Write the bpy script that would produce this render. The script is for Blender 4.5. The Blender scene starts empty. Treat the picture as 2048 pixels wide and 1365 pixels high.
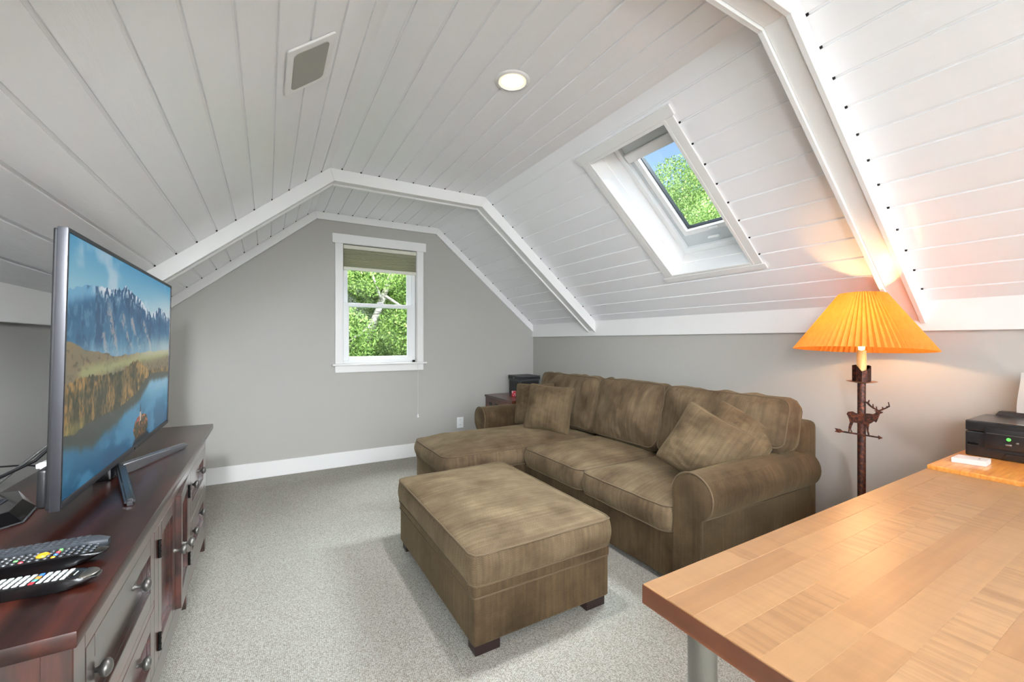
import bpy, bmesh, math, random
import numpy as np
from mathutils import Vector, Matrix, noise
random.seed(7); np.random.seed(7)
C = bpy.context.scene.collection
PI = math.pi
R = math.radians

# ------------------------------------------------------------------ camera, world, lights, exposure
H = 1.22
YAW = math.atan(489/843.5)
cam = bpy.data.objects.new('camera', bpy.data.cameras.new('camera'))
C.objects.link(cam)
cam.location = (0, 0, H)
cam.rotation_euler = (R(90), 0, -YAW)
cam.data.sensor_width = 36
cam.data.lens = 843.5/2048*36
cam.data.clip_start = 0.02
cam.data.clip_end = 400
bpy.context.scene.camera = cam

vs = bpy.context.scene.view_settings
vs.view_transform = 'Standard'; vs.look = 'None'; vs.gamma = 1; vs.use_curve_mapping = False
vs.exposure = 0.4
bpy.context.scene.cycles.max_bounces = 10
bpy.context.scene.cycles.diffuse_bounces = 5
bpy.context.scene.cycles.transparent_max_bounces = 24

world = bpy.data.worlds.new('sky'); bpy.context.scene.world = world
world.use_nodes = True
wn = world.node_tree.nodes; wl = world.node_tree.links
sky = wn.new('ShaderNodeTexSky'); sky.sky_type = 'NISHITA'
sky.sun_disc = False; sky.sun_elevation = R(48); sky.sun_rotation = R(200); sky.air_density = 1.0; sky.dust_density = 1.5
wn['Background'].inputs['Strength'].default_value = 0.25
wl.new(sky.outputs[0], wn['Background'].inputs['Color'])

def lamp(name, kind, loc, energy, color=(1, 1, 1), rot=None, size=None, size_y=None, target=None, radius=None, spot=None, blend=.6):
    d = bpy.data.lights.new(name, kind); d.energy = energy; d.color = color
    if size is not None:
        d.shape = 'RECTANGLE'; d.size = size; d.size_y = size_y or size
    if radius is not None: d.shadow_soft_size = radius
    if spot: d.spot_size = R(spot); d.spot_blend = blend
    o = bpy.data.objects.new(name, d); C.objects.link(o); o.location = loc
    if rot: o.rotation_euler = rot
    if target is not None:
        o.rotation_euler = (Vector(target)-Vector(loc)).to_track_quat('-Z', 'Y').to_euler()
    return o

sun = lamp('sun', 'SUN', (-4, -6, 9), 3.0, (1, .95, .87), target=(-4+.75, -6+.55, 9-.62)); sun.data.angle = R(.6)
# added fill light behind the camera; the rear gable has no window
lamp('rear_fill_light', 'AREA', (.35, -4.4, 1.15), 90, (.9, .955, 1), size=1.5, size_y=1.9, target=(.6, 3, 1.9))
lamp('bounce_fill_light', 'AREA', (.7, -3.1, .55), 430, (.88, .94, 1), size=1.6, size_y=1.4, target=(.7, -2.9, 2.4)).data.spread = R(100)  # added unseen lamp aimed up; its bounce off the rear ceiling fills the room
lamp('left_side_fill_light', 'AREA', (-.5, -.6, 1.6), 17, (.88, .94, 1), target=(2.4, 3.1, .55), size=.7, size_y=.5).data.spread = R(70)  # added fill behind the camera for right wall and sofa; no window here
lamp('left_wall_fill_light', 'AREA', (-.3, .2, 1.84), 18, (.9, .95, 1), target=(-.8, 2.6, .9), size=.2).data.spread = R(75)  # added fill that brightens the wall behind the television; no fixture here
# open sky above the gable window and above the roof window (both outside the room)
lamp('gable_sky_light', 'AREA', (1.0, 6.6, 5.0), 900, (.93, .97, 1), size=3.2, size_y=2.4, target=(1.0, 4.4, 1.5))
lamp('roof_sky_light', 'AREA', (4.3, 1.4, 4.9), 1500, (.82, .93, 1), size=2.2, size_y=2.2, target=(2.2, 1.74, 2.05))

# ------------------------------------------------------------------ helpers
def thing(name, label, cat, loc, rotz=0, group=None, mat=None):
    o = bpy.data.objects.new(name, None); C.objects.link(o)
    o.empty_display_size = .05
    if mat is None: mat = Matrix.Translation(loc) @ Matrix.Rotation(rotz, 4, 'Z')
    o.matrix_basis = mat
    o['label'] = label; o['category'] = cat
    if group: o['group'] = group
    ROOT[o.name] = mat.copy()
    return o
ROOT = {}
def rootmat(o):
    while o.parent: o = o.parent
    return ROOT.get(o.name, o.matrix_basis)
def tag(o, label, cat, group=None):
    o['label'] = label; o['category'] = cat
    if group: o['group'] = group
    return o
def boxuv(me):
    if not me.uv_layers: me.uv_layers.new(name='UVMap')
    n = len(me.loops)
    vi = np.empty(n, 'i'); me.loops.foreach_get('vertex_index', vi)
    co = np.empty(len(me.vertices)*3, 'f'); me.vertices.foreach_get('co', co); co = co.reshape(-1, 3)
    pn = np.empty(len(me.polygons)*3, 'f'); me.polygons.foreach_get('normal', pn); pn = np.abs(pn.reshape(-1, 3))
    lt = np.empty(len(me.polygons), 'i'); me.polygons.foreach_get('loop_total', lt)
    ax = np.repeat(np.argmax(pn, 1), lt)
    P = co[vi]
    uv = np.where((ax == 0)[:, None], P[:, [1, 2]], np.where((ax == 1)[:, None], P[:, [0, 2]], P[:, [1, 0]]))
    me.uv_layers[0].data.foreach_set('uv', uv.astype('f').ravel())
def obj(name, bm, mat, parent=None, local=False, smooth=None, uv=False, loc=None):
    """link bm as one mesh; verts are world coords unless local"""
    me = bpy.data.meshes.new(name)
    if isinstance(bm, bmesh.types.BMesh):
        bmesh.ops.recalc_face_normals(bm, faces=bm.faces)
        bm.to_mesh(me); bm.free()
    else:
        me.from_pydata(bm[0], [], bm[1])
        me.update()
    if parent is not None and not local:
        me.transform(rootmat(parent).inverted())
    if uv: boxuv(me)
    me.materials.append(mat)
    if smooth:
        me.polygons.foreach_set('use_smooth', [True]*len(me.polygons))
        if smooth is not True: me.set_sharp_from_angle(angle=R(smooth))
    o = bpy.data.objects.new(name, me); C.objects.link(o)
    if loc: o.location = loc
    if parent is not None: o.parent = parent
    return o
def struct(name, bm, mat, **k):
    o = obj(name, bm, mat, **k); o['kind'] = 'structure'; return o
def structE(name):
    o = bpy.data.objects.new(name, None); C.objects.link(o); o['kind'] = 'structure'; o.empty_display_size = .05
    ROOT[o.name] = Matrix.Identity(4)
    return o
def box(x0, x1, y0, y1, z0, z1, bev=0, seg=2, bm=None, M=None):
    b = bmesh.new()
    bmesh.ops.create_cube(b, size=1)
    for v in b.verts:
        v.co = Vector((x0+(v.co.x+.5)*(x1-x0), y0+(v.co.y+.5)*(y1-y0), z0+(v.co.z+.5)*(z1-z0)))
    if bev: bmesh.ops.bevel(b, geom=list(b.edges), offset=bev, segments=seg, affect='EDGES', profile=.6)
    return merge(bm, b, M)
def merge(bm, b, M=None):
    if M is not None: bmesh.ops.transform(b, matrix=M, verts=b.verts)
    if bm is None: return b
    me = bpy.data.meshes.new('t'); b.to_mesh(me); b.free(); bm.from_mesh(me); bpy.data.meshes.remove(me)
    return bm
def prism(pts, vec, bev=0, seg=2, bm=None, M=None):
    """pts: closed 3D polygon, extruded by vec"""
    b = bmesh.new()
    vsx = [b.verts.new(p) for p in pts]
    f = b.faces.new(vsx)
    r = bmesh.ops.extrude_face_region(b, geom=[f])
    bmesh.ops.translate(b, vec=Vector(vec), verts=[e for e in r['geom'] if isinstance(e, bmesh.types.BMVert)])
    bmesh.ops.recalc_face_normals(b, faces=b.faces)
    if bev: bmesh.ops.bevel(b, geom=list(b.edges), offset=bev, segments=seg, affect='EDGES', profile=.6)
    return merge(bm, b, M)
def lathe(prof, n=24, center=(0, 0, 0), axis='Z', bm=None, M=None):
    b = bmesh.new(); rings = []
    for r, z in prof:
        if r < 1e-6: rings.append([b.verts.new((0, 0, z))]*n)
        else: rings.append([b.verts.new((r*math.cos(2*PI*i/n), r*math.sin(2*PI*i/n), z)) for i in range(n)])
    for a, c in zip(rings, rings[1:]):
        for i in range(n):
            q = [a[i], a[(i+1) % n], c[(i+1) % n], c[i]]
            u = []
            for v in q:
                if v not in u: u.append(v)
            if len(u) > 2:
                try: b.faces.new(u)
                except ValueError: pass
    for ring in (rings[0], rings[-1]):
        if ring[0] is not ring[1]:
            try: b.faces.new(ring)
            except ValueError: pass
    A = Matrix.Identity(4)
    if axis == 'X': A = Matrix.Rotation(PI/2, 4, 'Y')
    if axis == '-X': A = Matrix.Rotation(-PI/2, 4, 'Y')
    if axis == 'Y': A = Matrix.Rotation(-PI/2, 4, 'X')
    b.transform(Matrix.Translation(center) @ A)
    return merge(bm, b, M)
def tube(path, r, n=8, closed=False, bm=None, M=None):
    b = bmesh.new(); P = [Vector(p) for p in path]; m = len(P); rings = []
    up = None
    for i in range(m):
        a = P[i-1] if (closed or i > 0) else P[i]
        c = P[(i+1) % m] if (closed or i < m-1) else P[i]
        t = (c-a).normalized()
        if up is None:
            up = t.orthogonal().normalized()
        up = (up-t*up.dot(t))
        if up.length < 1e-6: up = t.orthogonal()
        up.normalize(); s = t.cross(up)
        rr = r[i] if isinstance(r, (list, tuple)) else r
        rings.append([b.verts.new(P[i]+up*rr*math.cos(2*PI*k/n)+s*rr*math.sin(2*PI*k/n)) for k in range(n)])
    for i in range(m if closed else m-1):
        a = rings[i]; c = rings[(i+1) % m]
        off = 0
        if closed and i == m-1:
            off = min(range(n), key=lambda o: (a[0].co-c[o].co).length)
        for k in range(n):
            b.faces.new([a[k], a[(k+1) % n], c[(k+1+off) % n], c[(k+off) % n]])
    if not closed:
        b.faces.new(rings[0]); b.faces.new(rings[-1])
    return merge(bm, b, M)

# ------------------------------------------------------------------ materials
def srgb(c):
    f = lambda v: (v/255/12.92 if v/255 <= .04045 else ((v/255+.055)/1.055)**2.4)
    return (f(c[0]), f(c[1]), f(c[2]), 1)
class N:
    def __init__(s, name):
        s.m = bpy.data.materials.new(name); s.m.use_nodes = True
        s.t = s.m.node_tree; s.b = s.t.nodes['Principled BSDF']; s.out = s.t.nodes['Material Output']
    def n(s, ty, **k):
        x = s.t.nodes.new(ty)
        for a, v in k.items():
            if a.startswith('_'): x.inputs[a[1:].replace('_', ' ')].default_value = v
            else: setattr(x, a, v)
        return x
    def l(s, a, b): s.t.links.new(a, b)
    def math(s, op, a, b=None, c=None):
        x = s.n('ShaderNodeMath', operation=op)
        for i, v in enumerate((a, b, c)):
            if v is None: continue
            if isinstance(v, (int, float)): x.inputs[i].default_value = v
            else: s.l(v, x.inputs[i])
        return x.outputs[0]
    def mix(s, f, a, b, blend='MIX'):
        x = s.n('ShaderNodeMix', data_type='RGBA', blend_type=blend)
        for i, v in ((0, f), (6, a), (7, b)):
            if isinstance(v, (int, float)): x.inputs[i].default_value = v
            elif isinstance(v, tuple): x.inputs[i].default_value = v
            else: s.l(v, x.inputs[i])
        return x.outputs[2]
    def ramp(s, f, pts):
        x = s.n('ShaderNodeValToRGB'); e = x.color_ramp.elements
        while len(e) < len(pts): e.new(.5)
        for i, (p, c) in enumerate(pts): e[i].position = p; e[i].color = c if len(c) == 4 else srgb(c)
        s.l(f, x.inputs[0]); return x.outputs[0]
    def bump(s, h, dist, strength=1):
        x = s.n('ShaderNodeBump'); x.inputs['Distance'].default_value = dist; x.inputs['Strength'].default_value = strength
        s.l(h, x.inputs['Height']); s.l(x.outputs[0], s.b.inputs['Normal']); return x
    def noise(s, scale, vec=None, detail=3, rough=.5):
        x = s.n('ShaderNodeTexNoise'); x.inputs['Scale'].default_value = scale; x.inputs['Detail'].default_value = detail
        x.inputs['Roughness'].default_value = rough
        if vec is not None: s.l(vec, x.inputs['Vector'])
        return x.outputs['Fac']
    def obj(s, scale=(1, 1, 1), rot=(0, 0, 0)):
        c = s.n('ShaderNodeTexCoord'); m = s.n('ShaderNodeMapping'); m.inputs['Scale'].default_value = scale; m.inputs['Rotation'].default_value = rot
        s.l(c.outputs['Object'], m.inputs[0]); return m.outputs[0]
    def set(s, **k):
        for a, v in k.items():
            s.b.inputs[a.replace('_', ' ')].default_value = v
        return s

def plain(name, col, rough=.5, metal=0, var=.06, scale=12, bump=0, coat=0, spec=None):
    a = N(name); c = srgb(col)
    f = a.noise(scale, a.obj(), 3)
    d = tuple(x*(1-var) for x in c[:3])+(1,); e = tuple(min(1, x*(1+var)) for x in c[:3])+(1,)
    a.l(a.mix(f, d, e), a.b.inputs['Base Color'])
    a.set(Roughness=rough, Metallic=metal)
    if coat: a.set(Coat_Weight=coat, Coat_Roughness=.15)
    if spec is not None: a.b.inputs['Specular IOR Level'].default_value = spec
    if bump: a.bump(f, bump)
    return a.m

def paint_white():
    a = N('white_painted_wood')
    v = a.obj((6, 1, 6)); f = a.noise(5, v, 4); g = a.noise(90, a.obj((3, .3, 3)), 3)
    a.l(a.mix(f, srgb((241, 242, 244)), srgb((244, 245, 247))), a.b.inputs['Base Color'])
    a.set(Roughness=.27)
    h = a.math('ADD', a.math('MULTIPLY', f, .8), a.math('MULTIPLY', g, .12))
    a.bump(h, .0035, .5)
    return a.m
def wall_paint(name, col):
    a = N(name); f = a.noise(1.3, a.obj(), 2); g = a.noise(260, a.obj(), 2)
    c = srgb(col)
    a.l(a.mix(f, tuple(x*.97 for x in c[:3])+(1,), tuple(x*1.03 for x in c[:3])+(1,)), a.b.inputs['Base Color'])
    a.set(Roughness=.55); a.bump(g, .0006, .4)
    return a.m
def carpet_mat():
    a = N('berber_carpet')
    v = a.obj((1, 1, 1), (0, 0, R(6)))
    m = a.n('ShaderNodeMapping'); m.inputs['Scale'].default_value = (150, 205, 60); a.l(v, m.inputs[0])
    vo = a.n('ShaderNodeTexVoronoi'); vo.inputs['Scale'].default_value = 1; vo.inputs['Randomness'].default_value = .5
    a.l(m.outputs[0], vo.inputs['Vector'])
    d = vo.outputs['Distance']
    big = a.noise(1.8, a.obj(), 3)
    base = a.mix(big, srgb((180, 178, 171)), srgb((191, 189, 183)))
    dark = a.ramp(d, [(.25, (255, 255, 255)), (.8, (176, 172, 164))])
    vc = a.n('ShaderNodeSeparateColor'); a.l(vo.outputs['Color'], vc.inputs[0])
    r = a.ramp(vc.outputs[0], [(0, (232, 230, 226)), (1, (255, 255, 255))])
    col = a.mix(1.0, a.mix(1.0, base, dark, 'MULTIPLY'), r, 'MULTIPLY')
    a.l(col, a.b.inputs['Base Color']); a.set(Roughness=.95)
    a.b.inputs['Specular IOR Level'].default_value = .1
    a.bump(a.math('MULTIPLY', d, -1), .004, .8)
    return a.m
def fabric(name, dark, light, thread):
    """herringbone chenille driven by UVs in metres"""
    a = N(name)
    uv = a.n('ShaderNodeUVMap'); sp = a.n('ShaderNodeSeparateXYZ'); a.l(uv.outputs[0], sp.inputs[0])
    w = .0135
    un = a.math('DIVIDE', sp.outputs[0], w)
    col = a.math('FLOOR', un); odd = a.math('MODULO', a.math('ABSOLUTE', col), 2)
    fr = a.math('FRACT', un)
    sgn = a.math('SUBTRACT', a.math('MULTIPLY', odd, 2), 1)
    sl = a.math('MULTIPLY', a.math('MULTIPLY', fr, sgn), 1.25)
    ph = a.math('FRACT', a.math('ADD', a.math('DIVIDE', sp.outputs[1], .0062), sl))
    st = a.math('ABSOLUTE', a.math('SUBTRACT', a.math('MULTIPLY', ph, 2), 1))
    seam = a.math('GREATER_THAN', a.math('ABSOLUTE', a.math('SUBTRACT', fr, .5)), .46)
    pat = a.math('SUBTRACT', st, a.math('MULTIPLY', seam, .35))
    # worn nap in large soft patches, streaked along the ribs
    m = a.n('ShaderNodeMapping'); m.inputs['Scale'].default_value = (60, 3, 1); a.l(uv.outputs[0], m.inputs[0])
    streak = a.noise(1, m.outputs[0], 3)
    nap = a.noise(4.5, a.obj(), 4, .6)
    c1 = a.mix(a.ramp(nap, [(.3, (0, 0, 0)), (.7, (255, 255, 255))]), srgb(dark), srgb(light))
    c2 = a.mix(a.math('MULTIPLY', a.ramp(streak, [(.35, (0, 0, 0)), (.7, (255, 255, 255))]), .45), c1, srgb(tuple(int(x*.82) for x in dark)))
    f = a.math('MULTIPLY', a.ramp(pat, [(.15, (255, 255, 255)), (.55, (0, 0, 0))]), .6)
    c3 = a.mix(f, c2, srgb(thread))
    a.l(c3, a.b.inputs['Base Color']); a.set(Roughness=.85)
    a.b.inputs['Specular IOR Level'].default_value = .2
    a.b.inputs['Sheen Weight'].default_value = .25; a.b.inputs['Sheen Roughness'].default_value = .4
    a.b.inputs['Sheen Tint'].default_value = srgb((190, 170, 130))
    fine = a.noise(420, a.obj(), 2)
    a.bump(a.math('ADD', a.math('MULTIPLY', pat, .6), a.math('MULTIPLY', fine, .8)), .0014, .8)
    return a.m
def dark_wood(name='dark_cherry_wood', scale=(14, 1.2, 14), c0=(44, 17, 12), c1=(88, 38, 25), rough=.28, coat=1.0):
    a = N(name)
    f = a.noise(3, a.obj(scale), 5, .6)
    g = a.noise(1.2, a.obj((9, .8, 9)), 1)
    st = a.ramp(g, [(.42, (150, 140, 135)), (.58, (255, 255, 255))])
    c = a.mix(1.0, a.ramp(f, [(.3, c0), (.7, c1)]), st, 'MULTIPLY')
    a.l(c, a.b.inputs['Base Color']); a.set(Roughness=rough, Coat_Weight=coat, Coat_Roughness=.2, Coat_IOR=1.7)
    a.b.inputs['Specular IOR Level'].default_value = .7
    a.bump(f, .0005, .3)
    return a.m
def stave_wood():
    a = N('maple_butcher_block')
    oi = a.n('ShaderNodeObjectInfo')
    r = oi.outputs['Random']
    co = a.n('ShaderNodeTexCoord'); m = a.n('ShaderNodeMapping'); a.l(co.outputs['Object'], m.inputs[0])
    cx = a.n('ShaderNodeCombineXYZ'); a.l(a.math('MULTIPLY', r, 37), cx.inputs[0]); a.l(a.math('MULTIPLY', r, 91), cx.inputs[1])
    a.l(cx.outputs[0], m.inputs['Location'])
    m1 = a.n('ShaderNodeMapping'); m1.inputs['Scale'].default_value = (3, 50, 20); a.l(m.outputs[0], m1.inputs[0])
    m2 = a.n('ShaderNodeMapping'); m2.inputs['Scale'].default_value = (70, 6, 10); m2.inputs['Rotation'].default_value = (0, 0, R(14)); a.l(m.outputs[0], m2.inputs[0])
    g = a.noise(1, m1.outputs[0], 4, .6); fig = a.noise(1, m2.outputs[0], 3, .55)
    base = a.ramp(r, [(0, (122, 86, 53)), (.35, (133, 98, 64)), (.7, (142, 109, 75)), (1, (126, 90, 55))])
    c = a.mix(a.math('MULTIPLY', a.ramp(g, [(.3, (0, 0, 0)), (.75, (255, 255, 255))]), .3), base, srgb((176, 128, 80)))
    rr = a.math('FRACT', a.math('MULTIPLY', r, 7.13))
    c = a.mix(a.math('MULTIPLY', a.ramp(fig, [(.42, (0, 0, 0)), (.66, (255, 255, 255))]), a.math('ADD', a.math('MULTIPLY', a.math('POWER', rr, 2.0), .6), .1)), c, srgb((92, 60, 34)))
    cl = a.noise(7, m.outputs[0], 2); c = a.mix(a.math('MULTIPLY', cl, .35), c, srgb((156, 124, 92)))
    a.l(c, a.b.inputs['Base Color']); a.set(Roughness=.37)
    a.b.inputs['Specular IOR Level'].default_value = .45
    a.bump(fig, .0004, .25)
    return a.m
def glass_mat():
    a = N('window_glass')
    tr = a.n('ShaderNodeBsdfTransparent'); gl = a.n('ShaderNodeBsdfGlossy'); gl.inputs['Roughness'].default_value = .02
    fr = a.n('ShaderNodeFresnel'); fr.inputs['IOR'].default_value = 1.45
    ge = a.n('ShaderNodeNewGeometry'); fk = a.math('MULTIPLY', fr.outputs[0], a.math('SUBTRACT', 1, ge.outputs['Backfacing']))
    mx = a.n('ShaderNodeMixShader'); a.l(fk, mx.inputs[0]); a.l(tr.outputs[0], mx.inputs[1]); a.l(gl.outputs[0], mx.inputs[2])
    tr.inputs[0].default_value = (.95, .97, .96, 1)
    a.l(mx.outputs[0], a.out.inputs[0])
    return a.m
def emit(name, col, s):
    a = N(name); e = a.n('ShaderNodeEmission'); e.inputs[0].default_value = col; e.inputs[1].default_value = s
    a.l(e.outputs[0], a.out.inputs[0]); return a.m
def shade_mat():
    a = N('amber_pleated_paper')
    f = a.noise(60, a.obj((1, 1, .25)), 4, .6)
    col = a.mix(f, srgb((204, 132, 62)), srgb((228, 164, 92)))
    d = a.n('ShaderNodeBsdfDiffuse'); t = a.n('ShaderNodeBsdfTranslucent')
    a.l(col, d.inputs[0]); a.l(a.mix(f, srgb((238, 142, 16)), srgb((246, 166, 36))), t.inputs[0])
    mx = a.n('ShaderNodeMixShader'); mx.inputs[0].default_value = .4
    a.l(d.outputs[0], mx.inputs[1]); a.l(t.outputs[0], mx.inputs[2]); a.l(mx.outputs[0], a.out.inputs[0])
    return a.m
def rust_metal():
    a = N('rusted_brown_iron'); f = a.noise(70, a.obj(), 5, .65)
    a.l(a.ramp(f, [(.35, (44, 34, 34)), (.5, (74, 46, 38)), (.65, (124, 66, 44))]), a.b.inputs['Base Color'])
    a.set(Roughness=.45, Metallic=.55); a.bump(f, .0008, .4); return a.m
def leaf_mat(name, c0, c1):
    a = N(name); g = a.n('ShaderNodeNewGeometry')
    col = a.ramp(g.outputs['Random Per Island'], [(0, c0), (.6, c1), (1, tuple(min(255, int(x*1.25)) for x in c1))])
    d = a.n('ShaderNodeBsdfDiffuse'); t = a.n('ShaderNodeBsdfTranslucent'); a.l(col, d.inputs[0]); a.l(col, t.inputs[0])
    mx = a.n('ShaderNodeMixShader'); mx.inputs[0].default_value = .45
    a.l(d.outputs[0], mx.inputs[1]); a.l(t.outputs[0], mx.inputs[2]); a.l(mx.outputs[0], a.out.inputs[0])
    return a.m
def birch_mat():
    a = N('pale_bark'); f = a.noise(6, a.obj((1, 1, 5)), 4)
    a.l(a.ramp(f, [(.35, (70, 62, 55)), (.5, (176, 168, 158)), (.8, (214, 208, 200))]), a.b.inputs['Base Color']); a.set(Roughness=.8); return a.m
def shade_cloth():
    a = N('sage_shade_fabric'); f = a.noise(300, a.obj(), 2)
    col = a.mix(f, srgb((184, 184, 160)), srgb((198, 198, 174)))
    d = a.n('ShaderNodeBsdfDiffuse'); t = a.n('ShaderNodeBsdfTranslucent'); a.l(col, d.inputs[0]); a.l(col, t.inputs[0])
    mx = a.n('ShaderNodeMixShader'); mx.inputs[0].default_value = .3
    a.l(d.outputs[0], mx.inputs[1]); a.l(t.outputs[0], mx.inputs[2]); a.l(mx.outputs[0], a.out.inputs[0])
    return a.m

WHITE = paint_white()
TRIM = plain('white_trim_paint', (232, 232, 230), .3, var=.015, scale=3)
VINYL = plain('white_vinyl', (236, 238, 238), .3, var=.01)
WALL = wall_paint('greige_wall_paint', (172, 170, 164))
BACKING = plain('ceiling_void', (120, 118, 114), .9)
CARPET = carpet_mat()
FAB = fabric('olive_herringbone_chenille', (70, 53, 35), (130, 112, 87), (42, 31, 21))
FABD = fabric('olive_herringbone_dark', (60, 45, 28), (106, 87, 62), (36, 26, 17))  # darker brown copy of the weave for bases, rim, arms and back frame
FABP = fabric('olive_pillow_chenille', (72, 57, 38), (124, 107, 81), (48, 37, 25))
PIPE = plain('olive_piping', (86, 70, 49), .8, var=.1, scale=60)
DW = dark_wood()
DWV = dark_wood('dark_cherry_wood_upright', (14, 14, 1.2))
DWT = dark_wood('dark_cherry_top', (14, 1.2, 14), (36, 15, 11), (70, 31, 21), .3, .4)
DWT.node_tree.nodes['Principled BSDF'].inputs['Coat IOR'].default_value = 1.45
DWT.node_tree.nodes['Principled BSDF'].inputs['Specular IOR Level'].default_value = .4
MAPLE = stave_wood()
GLASS = glass_mat()
BLACK = plain('black_plastic', (20, 20, 22), .35, var=.1)
GLOSSB = plain('gloss_black_plastic', (14, 13, 14), .12, var=.05, coat=.5)
RUBBER = plain('grey_black_rubber', (52, 56, 62), .5, var=.1)
PEWTER = plain('dark_pewter', (112, 110, 106), .35, .7, var=.15, scale=40)
CHROME = plain('smoked_chrome', (170, 172, 178), .22, .9, var=.03)
SMOKE = plain('black_chrome', (60, 60, 64), .2, .6, var=.03, coat=.6)
STEEL = plain('brushed_steel', (150, 148, 142), .32, 1, var=.06)
RUST = rust_metal()
BRASS = plain('aged_brass_plate', (150, 108, 66), .35, .8, var=.1)

# ------------------------------------------------------------------ room shell
XL, XR, YF, YB = -.865, 2.835, 4.37, -4.6
TL, TR = .82, .84
CLx, CRx, CZ = .379, 1.6, 2.442
zl = lambda x: 2.442-TL*(CLx-x)
zr = lambda x: 2.442-TR*(x-CRx)
fl = struct('floor', box(XL-.1, XR+.1, YB-.1, YF+.1, -.06, 0), CARPET)

def wall_far():
    # gable wall with the window opening cut out of it
    x0, x1, z0, z1 = .634, 1.353, 1.0, 2.165
    bm = bmesh.new()
    def poly(pts): prism([(x, YF, z) for x, z in pts], (0, .14, 0), bm=bm)
    poly([(XL, 0), (x0, 0), (x0, 2.5), (CLx, 2.5), (XL, 1.49)])
    poly([(x1, 0), (XR, 0), (XR, 1.47), (CRx, 2.5), (x1, 2.5)])
    poly([(x0, 0), (x1, 0), (x1, z0), (x0, z0)])
    poly([(x0, z1), (x1, z1), (x1, 2.5), (x0, 2.5)])
    return struct('wall_far', bm, WALL)
wall_far()
struct('wall_right', box(XR, XR+.1, YB, YF, 0, 1.46), WALL)
struct('wall_left', box(XL-.1, XL, YB, YF, 0, 1.48), WALL)
struct('wall_near', prism([(XL, YB, 0), (XR, YB, 0), (XR, YB, 1.46), (CRx, YB, 2.5), (CLx, YB, 2.5), (XL, YB, 1.48)], (0, -.1, 0)), WALL)

# ceiling: three planes of separate tongue and groove boards
ceiling = structE('ceiling')
eR = Vector((1, 0, -TR)).normalized(); nR = Vector((TR, 0, 1)).normalized()     # down the right slope, outward
eL = Vector((-1, 0, -TL)).normalized(); nL = Vector((-TL, 0, 1)).normalized()
oR = Vector((CRx, 0, CZ)); oL = Vector((CLx, 0, CZ))
def board(o, e, n, u0, u1, y0, y1, t0=0, t1=.014, b=.0055, bt=.0065, flat0=False, flat1=False):
    """a plank with eased long edges on its room side"""
    pr = [(u0, t1), (u0, t0+bt), (u0+b-.0012, t0+bt), (u0+b, t0+.0012), (u0+b+.0012, t0), (u1-b-.0012, t0), (u1-b, t0+.0012), (u1-b+.0012, t0+bt), (u1, t0+bt), (u1, t1)]
    if flat1: pr = pr[:5]+[(u1+.001, t0), (u1+.001, t1)]
    if flat0: pr = [(u0-.001, t1), (u0-.001, t0)]+pr[5:]
    return prism([tuple(o+e*u+n*t+Vector((0, y0, 0))) for u, t in pr], (0, y1-y0, 0))
def slab(o, e, n, u0, u1, y0, y1, t0, t1, bev=0, seg=1):
    return prism([tuple(o+e*u+n*t+Vector((0, y0, 0))) for u, t in [(u0, t0), (u1, t0), (u1, t1), (u0, t1)]], (0, y1-y0, 0), bev, seg)
Y0, Y1 = YB, YF
# flat part
fx = [CLx]+[.46+.1291*k for k in range(9)]+[CRx]
oF = Vector((0, 0, CZ)); eF = Vector((1, 0, 0)); nF = Vector((0, 0, 1))
for a, b in zip(fx, fx[1:]):
    obj('plank', board(oF, eF, nF, a, b, Y0, Y1, flat0=a == CLx, flat1=b == CRx), WHITE, ceiling)
# right slope, opened for the roof window
SU0, SU1, SY0, SY1 = .1855, 1.165, 1.463, 2.02
QU0, QU1, QY0, QY1 = SU0-.021, SU1+.021, SY0-.021, SY1+.021
ur = [0]+[(1.667+.0988*k-CRx)/eR.x for k in range(12)]+[(XR-CRx)/eR.x+.02]
for a, b in zip(ur, ur[1:]):
    if b <= QU0 or a >= QU1:
        obj('plank', board(oR, eR, nR, a, b, Y0, Y1, flat0=a == 0), WHITE, ceiling)
    else:
        obj('plank', board(oR, eR, nR, a, b, Y0, QY0), WHITE, ceiling)
        obj('plank', board(oR, eR, nR, a, b, QY1, Y1), WHITE, ceiling)
        if a < QU0-.02: obj('plank', board(oR, eR, nR, a, QU0, QY0, QY1), WHITE, ceiling)
        if b > QU1+.02: obj('plank', board(oR, eR, nR, QU1, b, QY0, QY1), WHITE, ceiling)
ul = [0]+[(CLx-.326+.0999*k)/-eL.x for k in range(12)]+[(CLx-XL)/-eL.x+.02]
for a, b in zip(ul, ul[1:]):
    obj('plank', board(oL, eL, nL, a, b, Y0, Y1, flat0=a == 0), WHITE, ceiling)
bm = slab(oF, eF, nF, CLx-.01, CRx+.01, Y0, Y1, .0142, .06)
for bb in (slab(oL, eL, nL, -.01, ul[-1], Y0, Y1, .0142, .06),
           slab(oR, eR, nR, -.01, QU0, Y0, Y1, .0142, .06), slab(oR, eR, nR, QU1, ur[-1], Y0, Y1, .0142, .06),
           slab(oR, eR, nR, QU0, QU1, Y0, QY0, .0142, .06), slab(oR, eR, nR, QU0, QU1, QY1, Y1, .0142, .06)):
    merge(bm, bb)
obj('ceiling_backing', bm, BACKING, ceiling)

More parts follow.
